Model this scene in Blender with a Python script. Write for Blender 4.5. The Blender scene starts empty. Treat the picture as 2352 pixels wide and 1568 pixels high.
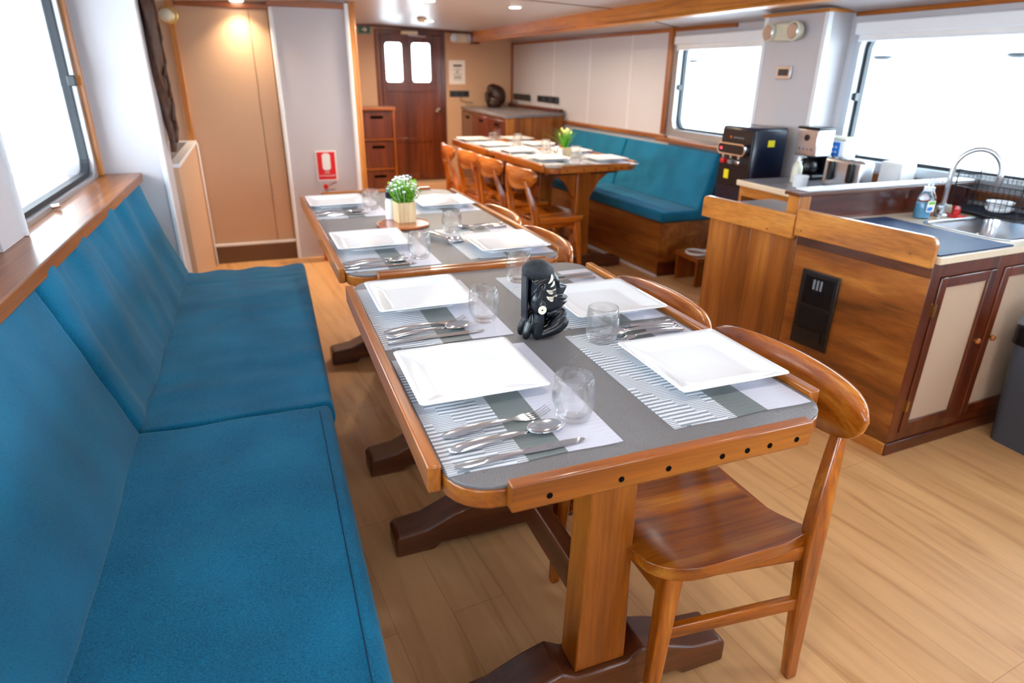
import bpy, bmesh, math, random
from mathutils import Vector, Matrix, noise
random.seed(4)
PI = math.pi
SC = bpy.context.scene
COL = SC.collection

# ------------------------------------------------------------------ camera, world, exposure
cam = bpy.data.cameras.new('camera'); camo = bpy.data.objects.new('camera', cam); COL.objects.link(camo)
_R = Vector((0.934506, -0.355775, 0.011057)); _U = Vector((0.128295, 0.36564, 0.921872)); _F = Vector((0.332021, 0.860077, -0.387337))
camo.matrix_world = Matrix(((_R.x, _U.x, -_F.x, 0), (_R.y, _U.y, -_F.y, 0), (_R.z, _U.z, -_F.z, 1.31), (0, 0, 0, 1)))
cam.lens = 22.495; cam.sensor_width = 36; cam.clip_start = 0.05
cam.dof.use_dof = True; cam.dof.focus_distance = 1.35; cam.dof.aperture_fstop = 3.2
SC.camera = camo
SC.view_settings.view_transform = 'Standard'; SC.view_settings.look = 'None'
SC.view_settings.gamma = 1; SC.view_settings.exposure = 0.95; SC.view_settings.use_curve_mapping = False
w = bpy.data.worlds.new('overcast_sky'); SC.world = w; w.use_nodes = True
bg = w.node_tree.nodes['Background']; bg.inputs[0].default_value = (0.78, 0.90, 1.0, 1); bg.inputs[1].default_value = 9.0

# ------------------------------------------------------------------ materials
def new_mat(name):
    m = bpy.data.materials.new(name); m.use_nodes = True
    return m, m.node_tree, m.node_tree.nodes['Principled BSDF']
def lin(r, g, b):
    f = lambda c: (c/255/12.92) if c/255 <= 0.04045 else ((c/255+0.055)/1.055)**2.4
    return (f(r), f(g), f(b), 1)
def mat(name, c, rough=0.5, metal=0.0, coat=0.0, bump=0.0, bscale=200, var=0.06, vscale=6, spec=0.5):
    m, nt, p = new_mat(name)
    N = nt.nodes; L = nt.links
    tc = N.new('ShaderNodeTexCoord')
    n = N.new('ShaderNodeTexNoise'); n.inputs['Scale'].default_value = vscale; n.inputs['Detail'].default_value = 4
    L.new(tc.outputs['Object'], n.inputs['Vector'])
    mx = N.new('ShaderNodeMix'); mx.data_type = 'RGBA'
    mx.inputs[6].default_value = tuple(v*(1-var) for v in c[:3])+(1,); mx.inputs[7].default_value = tuple(min(1, v*(1+var)) for v in c[:3])+(1,)
    L.new(n.outputs['Fac'], mx.inputs[0]); L.new(mx.outputs[2], p.inputs['Base Color'])
    p.inputs['Roughness'].default_value = rough; p.inputs['Metallic'].default_value = metal
    p.inputs['Coat Weight'].default_value = coat; p.inputs['Coat Roughness'].default_value = 0.1
    p.inputs['Specular IOR Level'].default_value = spec
    if bump:
        n2 = N.new('ShaderNodeTexNoise'); n2.inputs['Scale'].default_value = bscale; n2.inputs['Detail'].default_value = 3
        L.new(tc.outputs['Object'], n2.inputs['Vector'])
        b = N.new('ShaderNodeBump'); b.inputs['Strength'].default_value = bump; b.inputs['Distance'].default_value = 0.002
        L.new(n2.outputs['Fac'], b.inputs['Height']); L.new(b.outputs[0], p.inputs['Normal'])
    return m
def wood(name, dark, mid, light, axis='Y', rough=0.28, coat=0.4, s=1.0, rot=0.0, spec=0.5, contrast=(0.22, 0.5, 0.8), planks=0):
    m, nt, p = new_mat(name); N = nt.nodes; L = nt.links
    tc = N.new('ShaderNodeTexCoord'); mp = N.new('ShaderNodeMapping')
    k = {'X': (0.9, 16, 16), 'Y': (16, 0.9, 16), 'Z': (16, 16, 0.9)}[axis]
    mp.inputs['Scale'].default_value = tuple(v*s for v in k); mp.inputs['Rotation'].default_value = (0, 0, rot)
    L.new(tc.outputs['Object'], mp.inputs['Vector'])
    n = N.new('ShaderNodeTexNoise'); n.inputs['Scale'].default_value = 1.0; n.inputs['Detail'].default_value = 4; n.inputs['Distortion'].default_value = 0.6
    L.new(mp.outputs[0], n.inputs['Vector'])
    r = N.new('ShaderNodeValToRGB'); e = r.color_ramp.elements
    e[0].position = contrast[0]; e[0].color = dark; e[1].position = contrast[2]; e[1].color = light
    q = e.new(contrast[1]); q.color = mid
    L.new(n.outputs['Fac'], r.inputs[0])
    mp2 = N.new('ShaderNodeMapping'); mp2.inputs['Scale'].default_value = tuple(v*s*9 for v in k); mp2.inputs['Rotation'].default_value = (0, 0, rot)
    L.new(tc.outputs['Object'], mp2.inputs['Vector'])
    n2 = N.new('ShaderNodeTexNoise'); n2.inputs['Scale'].default_value = 1.0; n2.inputs['Detail'].default_value = 2
    L.new(mp2.outputs[0], n2.inputs['Vector'])
    r2 = N.new('ShaderNodeMapRange'); r2.inputs[1].default_value = 0.3; r2.inputs[2].default_value = 0.6; r2.inputs[3].default_value = 0.78; r2.inputs[4].default_value = 1.06
    L.new(n2.outputs['Fac'], r2.inputs[0])
    mu = N.new('ShaderNodeMix'); mu.data_type = 'RGBA'; mu.blend_type = 'MULTIPLY'; mu.inputs[0].default_value = 1
    L.new(r.outputs[0], mu.inputs[6]); L.new(r2.outputs[0], mu.inputs[7]); L.new(mu.outputs[2], p.inputs['Base Color'])
    if planks:
        sx = N.new('ShaderNodeSeparateXYZ'); L.new(tc.outputs['Object'], sx.inputs[0])
        m1 = N.new('ShaderNodeMath'); m1.operation = 'MULTIPLY_ADD'; m1.inputs[1].default_value = 1/planks; m1.inputs[2].default_value = 0.37; L.new(sx.outputs[1], m1.inputs[0])
        m2 = N.new('ShaderNodeMath'); m2.operation = 'FLOOR'; L.new(m1.outputs[0], m2.inputs[0])
        wn = N.new('ShaderNodeTexWhiteNoise'); wn.noise_dimensions = '1D'; L.new(m2.outputs[0], wn.inputs['W'])
        mr = N.new('ShaderNodeMapRange'); mr.inputs[3].default_value = 0.75; mr.inputs[4].default_value = 1.4; L.new(wn.outputs[0], mr.inputs[0])
        m3 = N.new('ShaderNodeMix'); m3.data_type = 'RGBA'; m3.blend_type = 'MULTIPLY'; m3.inputs[0].default_value = 1; L.new(mu.outputs[2], m3.inputs[6]); L.new(mr.outputs[0], m3.inputs[7]); L.new(m3.outputs[2], p.inputs['Base Color'])
    p.inputs['Roughness'].default_value = rough; p.inputs['Coat Weight'].default_value = coat; p.inputs['Coat Roughness'].default_value = 0.12
    p.inputs['Specular IOR Level'].default_value = spec
    b = N.new('ShaderNodeBump'); b.inputs['Strength'].default_value = 0.12; b.inputs['Distance'].default_value = 0.001
    L.new(n2.outputs['Fac'], b.inputs['Height']); L.new(b.outputs[0], p.inputs['Normal'])
    return m
CH = (lin(96, 42, 6), lin(176, 90, 14), lin(224, 144, 50))
W = {}
for a in 'XYZ':
    W['chair'+a] = wood('chair_wood_'+a, *CH, axis=a, rough=0.25, coat=0.5, s=1.3)
    W['table'+a] = wood('table_wood_'+a, lin(104, 50, 10), lin(156, 82, 20), lin(192, 116, 38), axis=a, rough=0.3, coat=0.35)
    W['dark'+a] = wood('dark_wood_'+a, lin(48, 16, 6), lin(92, 36, 14), lin(126, 56, 24), axis=a, rough=0.3, coat=0.4)
    W['foot'+a] = wood('foot_wood_'+a, lin(52, 24, 12), lin(92, 46, 22), lin(120, 66, 34), axis=a, rough=0.35, coat=0.3)
    W['light'+a] = wood('honey_wood_'+a, lin(150, 84, 28), lin(192, 120, 46), lin(218, 152, 74), axis=a, rough=0.35, coat=0.3)
    W['panel'+a] = wood('panel_wood_'+a, lin(84, 42, 12), lin(148, 82, 28), lin(192, 122, 52), axis=a, rough=0.35, coat=0.3, s=0.75)
    W['red'+a] = wood('door_wood_'+a, lin(58, 20, 5), lin(100, 42, 10), lin(136, 66, 20), axis=a, rough=0.35, coat=0.3)
W['seat'] = wood('chair_seat_boards', *CH, axis='X', rough=0.22, coat=0.5, s=1.3, planks=0.062)
W['paleZ'] = wood('pale_box_wood', lin(196, 160, 112), lin(222, 190, 142), lin(236, 212, 170), axis='Z', rough=0.5, coat=0)
M = dict(
    wallp=mat('wall_panel', lin(203, 198, 202), 0.45, bump=0.15, bscale=500, var=0.02),
    wallwarm=mat('wall_panel_lamp_warm', lin(206, 168, 136), 0.45, bump=0.15, bscale=500, var=0.03),  # warm lamp light on the grey panels is put into this colour
    white=mat('white_trim', lin(238, 240, 244), 0.35, var=0.01),
    ceil=mat('ceiling_gloss', lin(186, 177, 177), 0.42, var=0.02, coat=0.05),
    brown=mat('brown_kick', lin(110, 78, 52), 0.5, var=0.1),
    china=mat('white_china', lin(242, 242, 244), 0.1, coat=0.4, var=0.0),
    steel=mat('steel', (0.72, 0.73, 0.76, 1), 0.14, metal=1.0, var=0.03),
    brushed=mat('brushed_steel', (0.62, 0.64, 0.68, 1), 0.3, metal=1.0, var=0.04),
    alu=mat('window_aluminium', (0.5, 0.52, 0.55, 1), 0.35, metal=0.8),
    black=mat('black_plastic', lin(16, 18, 24), 0.3, var=0.1),
    navy=mat('dispenser_shell', lin(14, 24, 44), 0.28, var=0.1, coat=0.2),
    rubber=mat('black_rubber', lin(20, 26, 34), 0.5),
    blackgrey=mat('vent_black', lin(20, 17, 18), 0.4),
    tabletop=mat('table_cover', lin(116, 112, 114), 0.38, bump=1.0, bscale=300, var=0.05, vscale=2),
    counter=mat('grey_counter', lin(120, 116, 122), 0.3, var=0.08, vscale=60),
    ctop=mat('cream_counter', lin(226, 206, 178), 0.25, var=0.06, vscale=80),
    brass=mat('brass', (0.85, 0.6, 0.22, 1), 0.25, metal=1.0),
    red=mat('red_paint', lin(208, 22, 26), 0.35),
    signred=mat('sign_red', lin(226, 12, 26), 0.4, var=0.02),
    green=mat('sign_green', lin(10, 104, 76), 0.4),
    yellow=mat('yellow_sticker', lin(236, 222, 20), 0.5),
    cream=mat('cream_plastic', lin(222, 218, 196), 0.35),
    grey=mat('grey_plastic', lin(120, 124, 132), 0.35),
    bin=mat('bin_grey', lin(74, 78, 88), 0.45, bump=0.2, bscale=300),
    paper=mat('paper', lin(242, 240, 238), 0.7),
    outlet=mat('outlet_dark', lin(52, 54, 62), 0.4),
    leaf=mat('leaf_green', lin(112, 178, 34), 0.5, var=0.35, vscale=40),
    leaf2=mat('leaf_dark_green', lin(84, 160, 30), 0.5, var=0.3, vscale=30),
    petal=mat('white_petal', lin(250, 250, 246), 0.6, var=0.02),
    tulip=mat('yellow_petal', lin(240, 240, 150), 0.6),
    linen=mat('door_linen', lin(198, 168, 142), 0.6, bump=0.3, bscale=700, var=0.04),
    ebony=mat('carved_ebony', lin(4, 11, 22), 0.27, coat=0.0, var=0.25, vscale=30, bump=0.2, bscale=90),
    hair=mat('carved_hair', lin(7, 15, 28), 0.4, bump=1.5, bscale=420),
    bone=mat('bone_inlay', lin(236, 226, 208), 0.5),
    slot=mat('slot_shade_plug_black', lin(6, 4, 4), 0.9, spec=0.1),  # black shade of the hand slots, and the plugs' own dark colour
    bark=mat('driftwood', lin(94, 62, 46), 0.55, bump=1.0, bscale=60, var=0.75, vscale=34),
    brownlump=mat('dark_carving', lin(46, 22, 14), 0.4, bump=0.8, bscale=50, var=0.4),
    blue=mat('blue_label', lin(40, 120, 214), 0.4, var=0.2, vscale=60),
    paleblue=mat('pale_blue_soap', lin(120, 190, 226), 0.15),
    orange=mat('orange_soap', lin(226, 110, 24), 0.15),
    greenlab=mat('green_label', lin(130, 190, 60), 0.4),
    mesh=None, door=None)
W['beamY'] = wood('beam_wood', lin(150, 82, 18), lin(196, 118, 32), lin(218, 146, 56), axis='Y', rough=0.42, coat=0.1)
W['board'] = wood('round_board_wood', lin(110, 46, 16), lin(172, 84, 36), lin(200, 116, 60), axis='X', rough=0.25, coat=0.5, s=2)
def emit(name, c, s):
    m, nt, p = new_mat(name); p.inputs['Emission Color'].default_value = c; p.inputs['Emission Strength'].default_value = s
    p.inputs['Base Color'].default_value = c
    return m
M['lamp'] = emit('lamp_glow', (1, 0.84, 0.62, 1), 14)
M['led'] = emit('red_led', (1, 0.05, 0.08, 1), 1.5)
def glass(name, tint=(1, 1, 1, 1), rough=0.0):
    m, nt, p = new_mat(name); p.inputs['Base Color'].default_value = tint
    p.inputs['Transmission Weight'].default_value = 1; p.inputs['IOR'].default_value = 1.45; p.inputs['Roughness'].default_value = rough
    return m
M['glass'] = glass('tumbler_glass')
def thin_glass(m):
    nt = m.node_tree; N = nt.nodes; L = nt.links; p = N['Principled BSDF']
    t = N.new('ShaderNodeBsdfTransparent'); g_ = N.new('ShaderNodeBsdfGlossy'); g_.inputs['Roughness'].default_value = 0.03
    lw = N.new('ShaderNodeLayerWeight'); pw = N.new('ShaderNodeMath'); pw.operation = 'POWER'; pw.inputs[1].default_value = 4.2; L.new(lw.outputs['Facing'], pw.inputs[0])
    a = N.new('ShaderNodeMath'); a.operation = 'MULTIPLY_ADD'; a.inputs[1].default_value = 0.95; a.inputs[2].default_value = 0.012; L.new(pw.outputs[0], a.inputs[0])
    x = N.new('ShaderNodeMixShader'); L.new(a.outputs[0], x.inputs[0]); L.new(t.outputs[0], x.inputs[1]); L.new(g_.outputs[0], x.inputs[2])
    y = N.new('ShaderNodeMixShader'); y.inputs[0].default_value = 0.2; L.new(x.outputs[0], y.inputs[1]); L.new(p.outputs[0], y.inputs[2])
    L.new(y.outputs[0], N['Material Output'].inputs['Surface'])
thin_glass(M['glass']); M['clearpl'] = glass('clear_plastic', (0.85, 0.93, 1, 1), 0.05)
def pane_mat():
    m, nt, p = new_mat('window_glass'); N = nt.nodes; L = nt.links
    t = N.new('ShaderNodeBsdfTransparent'); t.inputs[0].default_value = (0.96, 0.98, 0.98, 1)
    g = N.new('ShaderNodeBsdfGlossy'); g.inputs['Roughness'].default_value = 0.02
    lw = N.new('ShaderNodeLayerWeight'); pw = N.new('ShaderNodeMath'); pw.operation = 'POWER'; pw.inputs[1].default_value = 5; L.new(lw.outputs['Facing'], pw.inputs[0])
    ma = N.new('ShaderNodeMath'); ma.operation = 'MULTIPLY_ADD'; ma.inputs[1].default_value = 0.7; ma.inputs[2].default_value = 0.04; L.new(pw.outputs[0], ma.inputs[0])
    mx = N.new('ShaderNodeMixShader'); L.new(ma.outputs[0], mx.inputs[0]); L.new(t.outputs[0], mx.inputs[1]); L.new(g.outputs[0], mx.inputs[2])
    L.new(mx.outputs[0], N['Material Output'].inputs['Surface']); return m
M['pane'] = pane_mat()
def fabric(name, c1, c2):
    m, nt, p = new_mat(name); N = nt.nodes; L = nt.links
    tc = N.new('ShaderNodeTexCoord')
    mp = N.new('ShaderNodeMapping'); mp.inputs['Scale'].default_value = (260, 900, 900); L.new(tc.outputs['Object'], mp.inputs[0])
    n = N.new('ShaderNodeTexNoise'); n.inputs['Scale'].default_value = 1; n.inputs['Detail'].default_value = 2; L.new(mp.outputs[0], n.inputs['Vector'])
    n3 = N.new('ShaderNodeTexNoise'); n3.inputs['Scale'].default_value = 5; n3.inputs['Detail'].default_value = 3; L.new(tc.outputs['Object'], n3.inputs['Vector'])
    ad = N.new('ShaderNodeMath'); ad.operation = 'MULTIPLY_ADD'; ad.inputs[1].default_value = 0.35; L.new(n3.outputs['Fac'], ad.inputs[0]); L.new(n.outputs['Fac'], ad.inputs[2])
    r = N.new('ShaderNodeMapRange'); r.inputs[1].default_value = 0.45; r.inputs[2].default_value = 0.95; L.new(ad.outputs[0], r.inputs[0])
    mx = N.new('ShaderNodeMix'); mx.data_type = 'RGBA'; mx.inputs[6].default_value = c1; mx.inputs[7].default_value = c2
    L.new(r.outputs[0], mx.inputs[0]); L.new(mx.outputs[2], p.inputs['Base Color'])
    p.inputs['Roughness'].default_value = 0.85; p.inputs['Sheen Weight'].default_value = 0.12; p.inputs['Specular IOR Level'].default_value = 0.2
    b = N.new('ShaderNodeBump'); b.inputs['Strength'].default_value = 0.5; b.inputs['Distance'].default_value = 0.001
    L.new(n.outputs['Fac'], b.inputs['Height']); L.new(b.outputs[0], p.inputs['Normal']); return m
M['teal'] = fabric('teal_fabric', lin(0, 72, 106), lin(20, 132, 172))
M['seam'] = mat('dark_teal_thread', lin(2, 52, 84), 0.8)
def floor_mat():
    m, nt, p = new_mat('vinyl_plank_floor'); N = nt.nodes; L = nt.links
    tc = N.new('ShaderNodeTexCoord'); mp = N.new('ShaderNodeMapping'); mp.inputs['Rotation'].default_value = (0, 0, math.radians(90-6)); L.new(tc.outputs['Object'], mp.inputs[0])
    br = N.new('ShaderNodeTexBrick'); br.inputs['Scale'].default_value = 1; br.inputs['Mortar Size'].default_value = 0.0012
    br.inputs['Brick Width'].default_value = 1.2; br.inputs['Row Height'].default_value = 0.15; br.offset = 0.37
    br.inputs['Color1'].default_value = lin(220, 172, 118); br.inputs['Color2'].default_value = lin(212, 163, 110); br.inputs['Mortar'].default_value = lin(190, 144, 98)
    L.new(mp.outputs[0], br.inputs['Vector'])
    mp2 = N.new('ShaderNodeMapping'); mp2.inputs['Scale'].default_value = (1.6, 16, 1); L.new(mp.outputs[0], mp2.inputs[0])
    n = N.new('ShaderNodeTexNoise'); n.inputs['Scale'].default_value = 1; n.inputs['Detail'].default_value = 7; n.inputs['Distortion'].default_value = 1.1; L.new(mp2.outputs[0], n.inputs['Vector'])
    r = N.new('ShaderNodeValToRGB'); e = r.color_ramp.elements; e[0].position = 0.3; e[0].color = (0.76, 0.66, 0.56, 1); e[1].position = 0.62; e[1].color = (1.05, 1.02, 1, 1)
    q = e.new(0.42); q.color = (0.93, 0.88, 0.83, 1); L.new(n.outputs['Fac'], r.inputs[0])
    mu = N.new('ShaderNodeMix'); mu.data_type = 'RGBA'; mu.blend_type = 'MULTIPLY'; mu.inputs[0].default_value = 1
    L.new(br.outputs['Color'], mu.inputs[6]); L.new(r.outputs[0], mu.inputs[7]); L.new(mu.outputs[2], p.inputs['Base Color'])
    p.inputs['Roughness'].default_value = 0.42; p.inputs['Specular IOR Level'].default_value = 0.35
    return m
M['floor'] = floor_mat()
def mat_placemat():
    # three bands across the width, fine bars in the striped band (object coordinates, 0.30 x 0.45 m)
    m, nt, p = new_mat('woven_placemat'); N = nt.nodes; L = nt.links
    def math_(op, a, b=None, c=None):
        n = N.new('ShaderNodeMath'); n.operation = op
        for i, v in enumerate((a, b, c)):
            if v is None: continue
            if isinstance(v, (int, float)): n.inputs[i].default_value = v
            else: L.new(v, n.inputs[i])
        return n.outputs[0]
    tc = N.new('ShaderNodeTexCoord'); sx = N.new('ShaderNodeSeparateXYZ'); L.new(tc.outputs['Object'], sx.inputs[0]); X, Y = sx.outputs[0], sx.outputs[1]
    colm = math_('FLOOR', math_('MULTIPLY', X, 52))
    wn = N.new('ShaderNodeTexWhiteNoise'); wn.noise_dimensions = '1D'; L.new(colm, wn.inputs['W'])
    ph = math_('MULTIPLY', colm, 0.22)
    fine = math_('SINE', math_('ADD', math_('MULTIPLY', Y, 1100), ph))
    wide = math_('SINE', math_('ADD', math_('MULTIPLY', Y, 520), math_('MULTIPLY', wn.outputs[0], 1.6)))
    sel = math_('GREATER_THAN', math_('SINE', math_('ADD', math_('MULTIPLY', Y, 30), math_('MULTIPLY', colm, 0.9))), -0.3)
    mixs = N.new('ShaderNodeMix'); L.new(sel, mixs.inputs[0]); L.new(fine, mixs.inputs[2]); L.new(wide, mixs.inputs[3])
    bar = math_('GREATER_THAN', mixs.outputs[0], 0.15)
    def rgb(f, a, b):
        n = N.new('ShaderNodeMix'); n.data_type = 'RGBA'; L.new(f, n.inputs[0])
        for i, v in ((6, a), (7, b)):
            if isinstance(v, tuple): n.inputs[i].default_value = v
            else: L.new(v, n.inputs[i])
        return n.outputs[2]
    stripes = rgb(bar, lin(222, 222, 228), lin(126, 136, 144))
    faint = math_('MULTIPLY', bar, 0.22)
    gr = rgb(faint, lin(114, 120, 120), lin(94, 102, 106)); li = rgb(faint, lin(206, 204, 216), lin(180, 180, 198))
    o1 = rgb(math_('GREATER_THAN', X, -0.02), stripes, gr)
    o2 = rgb(math_('GREATER_THAN', X, 0.05), o1, li)
    L.new(o2, p.inputs['Base Color']); p.inputs['Roughness'].default_value = 0.4
    n2 = N.new('ShaderNodeTexNoise'); n2.inputs['Scale'].default_value = 900; L.new(tc.outputs['Object'], n2.inputs['Vector'])
    b = N.new('ShaderNodeBump'); b.inputs['Strength'].default_value = 0.4; b.inputs['Distance'].default_value = 0.001; L.new(n2.outputs['Fac'], b.inputs['Height']); L.new(b.outputs[0], p.inputs['Normal'])
    return m
M['placemat'] = mat_placemat()
def checker_mat():
    m, nt, p = new_mat('drain_mat_mesh'); N = nt.nodes; L = nt.links
    tc = N.new('ShaderNodeTexCoord'); c = N.new('ShaderNodeTexChecker'); c.inputs['Scale'].default_value = 160
    c.inputs['Color1'].default_value = lin(10, 18, 38); c.inputs['Color2'].default_value = lin(44, 74, 128); p.inputs['Specular IOR Level'].default_value = 0.15
    L.new(tc.outputs['Object'], c.inputs['Vector']); L.new(c.outputs[0], p.inputs['Base Color']); p.inputs['Roughness'].default_value = 0.5; return m
M['mesh'] = checker_mat()

POW = dict(dl=11, dl_fill=1.6)
# ------------------------------------------------------------------ mesh tools
FR = {}   # frame of every root / part
def link(o): COL.objects.link(o); return o
def props(o, label=None, cat=None, group=None, kind=None):
    if label: o['label'] = label
    if cat: o['category'] = cat
    if group: o['group'] = group
    if kind: o['kind'] = kind
    return o
def root(name, loc, label, cat, rz=0.0, group=None):
    o = link(bpy.data.objects.new(name, None)); o.empty_display_size = 0.05
    m = Matrix.Translation(loc) @ Matrix.Rotation(rz, 4, 'Z'); o.location = loc; o.rotation_euler = (0, 0, rz); FR[o.name] = m
    return props(o, label, cat, group)
class MB:
    """collects shapes in world or local coordinates; build() makes one mesh object"""
    def __init__(s): s.bm = bmesh.new()
    def quadloft(s, rings, cap=True, closed=True):
        vs = [[s.bm.verts.new(p) for p in r] for r in rings]; n = len(vs[0])
        for a, b in zip(vs, vs[1:]):
            for i in range(n if closed else n-1):
                j = (i+1) % n
                try: s.bm.faces.new((a[i], a[j], b[j], b[i]))
                except ValueError: pass
        if cap:
            s.bm.faces.new(list(reversed(vs[0]))); s.bm.faces.new(vs[-1])
        return s
    def box(s, x0, x1, y0, y1, z0, z1):
        return s.prism([(x0, y0), (x1, y0), (x1, y1), (x0, y1)], z0, z1)
    def prism(s, poly, z0, z1):
        return s.quadloft([[(x, y, z0) for x, y in poly], [(x, y, z1) for x, y in poly]])
    def profile(s, poly, axis, a0, a1):
        f = {'X': lambda u, v, a: (a, u, v), 'Y': lambda u, v, a: (u, a, v)}[axis]
        return s.quadloft([[f(u, v, a0) for u, v in poly], [f(u, v, a1) for u, v in poly]])
    def post(s, pts):   # (x,y,z,hx,hy)
        return s.quadloft([[(x-hx, y-hy, z), (x+hx, y-hy, z), (x+hx, y+hy, z), (x-hx, y+hy, z)] for x, y, z, hx, hy in pts])
    def tube(s, pts, r, seg=8, cap=True):
        pts = [Vector(p) for p in pts]; rs = r if isinstance(r, (list, tuple)) else [r]*len(pts)
        rings = []; up = Vector((0, 0, 1)); prev = None
        for i, p in enumerate(pts):
            d = (pts[min(i+1, len(pts)-1)]-pts[max(i-1, 0)]).normalized()
            if prev is None:
                a = d.cross(up)
                if a.length < 1e-3: a = d.cross(Vector((1, 0, 0)))
                a.normalize()
            else:
                a = (prev-d*prev.dot(d)).normalized()
            prev = a; b = d.cross(a)
            rings.append([tuple(p+rs[i]*(math.cos(t)*a+math.sin(t)*b)) for t in [2*PI*k/seg for k in range(seg)]])
        return s.quadloft(rings, cap)
    def beam(s, a, b, w_, h, up=(0, 0, 1)):
        a = Vector(a); b = Vector(b); d = (b-a).normalized(); sd = d.cross(Vector(up)).normalized()*w_/2; u = sd.cross(d).normalized()*h/2
        return s.quadloft([[tuple(p+sd+u), tuple(p-sd+u), tuple(p-sd-u), tuple(p+sd-u)] for p in (a, b)])
    def lathe(s, prof, c=(0, 0, 0), seg=32, cap=True):
        return s.quadloft([[(c[0]+r*math.cos(2*PI*k/seg), c[1]+r*math.sin(2*PI*k/seg), c[2]+z) for k in range(seg)] for r, z in prof], cap)
    def disc(s, c, n, r, t, seg=24):
        n = Vector(n).normalized(); return s.tube([Vector(c)-n*t/2, Vector(c)+n*t/2], r, seg)
    def ball(s, c, r, rx=1, ry=1, rz=1, seg=12, rot=None):
        g = bmesh.ops.create_uvsphere(s.bm, u_segments=seg, v_segments=max(6, seg//2+1), radius=r)
        m = Matrix.Translation(c) @ (rot.to_4x4() if rot else Matrix()) @ Matrix.Diagonal((rx, ry, rz, 1))
        bmesh.ops.transform(s.bm, matrix=m, verts=g['verts']); return s
    def build(s, name, m, parent=None, loc=None, rz=0.0, bevel=0.0, seg=2, smooth=False, sub=0, local=False, **kw):
        bmesh.ops.recalc_face_normals(s.bm, faces=s.bm.faces)
        if parent is not None: fm = FR[parent.name]
        else: fm = Matrix.Translation(loc or (0, 0, 0)) @ Matrix.Rotation(rz, 4, 'Z')
        if not local: bmesh.ops.transform(s.bm, matrix=fm.inverted(), verts=s.bm.verts)
        me = bpy.data.meshes.new(name); s.bm.to_mesh(me); s.bm.free()
        o = link(bpy.data.objects.new(name, me)); me.materials.append(m)
        if parent is not None: o.parent = parent
        else: o.location = loc or (0, 0, 0); o.rotation_euler = (0, 0, rz)
        FR[o.name] = fm
        if bevel:
            b = o.modifiers.new('bevel', 'BEVEL'); b.width = bevel; b.segments = seg; b.limit_method = 'ANGLE'; b.angle_limit = math.radians(40); b.harden_normals = False
        if sub:
            u = o.modifiers.new('sub', 'SUBSURF'); u.levels = sub; u.render_levels = sub
        if smooth:
            me.polygons.foreach_set('use_smooth', [True]*len(me.polygons))
        elif bevel:
            me.polygons.foreach_set('use_smooth', [True]*len(me.polygons))
            try: me.set_sharp_from_angle(angle=math.radians(35))
            except Exception: pass
        props(o, **kw); return o
def B(x0, x1, y0, y1, z0, z1): return MB().box(x0, x1, y0, y1, z0, z1)
def copy_tree(o, parent=None):
    c = o.copy(); COL.objects.link(c); c.parent = parent; FR[c.name] = FR[o.name]
    for ch in list(o.children): copy_tree(ch, c)
    return c
def put(o, x, y, z=None, rz=0.0, label=None, group=None, scale=None):
    o.location.x = x; o.location.y = y
    if z is not None: o.location.z = z
    o.rotation_euler.z = rz
    FR[o.name] = Matrix.Translation(o.location) @ Matrix.Rotation(rz, 4, 'Z')
    if label: o['label'] = label
    if group: o['group'] = group
    return o
def rrect(x0, x1, y0, y1, r, n=6):
    out = []
    for cx, cy, a0 in ((x1-r, y1-r, 0), (x0+r, y1-r, PI/2), (x0+r, y0+r, PI), (x1-r, y0+r, 1.5*PI)):
        for k in range(n+1):
            a = a0+PI/2*k/n; out.append((cx+r*math.cos(a), cy+r*math.sin(a)))
    return out
def ring(x0, x1, y0, y1, ri, x2, x3, y2, y3, ro, a0, a1, axis):
    """frame ring in a wall plane: inner rounded rect, outer rounded rect, extruded a0..a1 along axis"""
    inn = rrect(x0, x1, y0, y1, ri); out = rrect(x2, x3, y2, y3, ro)
    f = {'X': lambda u, v, a: (a, u, v), 'Y': lambda u, v, a: (u, a, v), 'Z': lambda u, v, a: (u, v, a)}[axis]
    mb = MB(); mb.quadloft([[f(u, v, a0) for u, v in inn], [f(u, v, a0) for u, v in out], [f(u, v, a1) for u, v in out], [f(u, v, a1) for u, v in inn], [f(u, v, a0) for u, v in inn]], cap=False)
    bmesh.ops.remove_doubles(mb.bm, verts=mb.bm.verts, dist=1e-6); return mb
def text(s_, size, m, name, parent, loc, rot, kind=None, extrude=0.0004):
    cu = bpy.data.curves.new('t', 'FONT'); cu.body = s_; cu.size = size; cu.extrude = extrude; cu.align_x = 'CENTER'; cu.align_y = 'CENTER'
    t = bpy.data.objects.new('t', cu); COL.objects.link(t)
    dg = bpy.context.evaluated_depsgraph_get(); me = bpy.data.meshes.new_from_object(t.evaluated_get(dg))
    bpy.data.objects.remove(t); me.materials.clear(); me.materials.append(m)
    me.transform(Matrix.Translation(loc) @ rot.to_4x4()); me.transform(FR[parent.name].inverted())
    o = link(bpy.data.objects.new(name, me)); o.parent = parent; FR[o.name] = FR[parent.name]; return o
RXY = Matrix.Rotation(PI/2, 3, 'X')                  # text on a face looking to -Y
RMX = Matrix.Rotation(-PI/2, 3, 'Z') @ Matrix.Rotation(PI/2, 3, 'X')   # on a face looking to -X
def S(name, mb, m, **k):
    return mb.build(name, m, kind='structure', **k)

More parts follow.
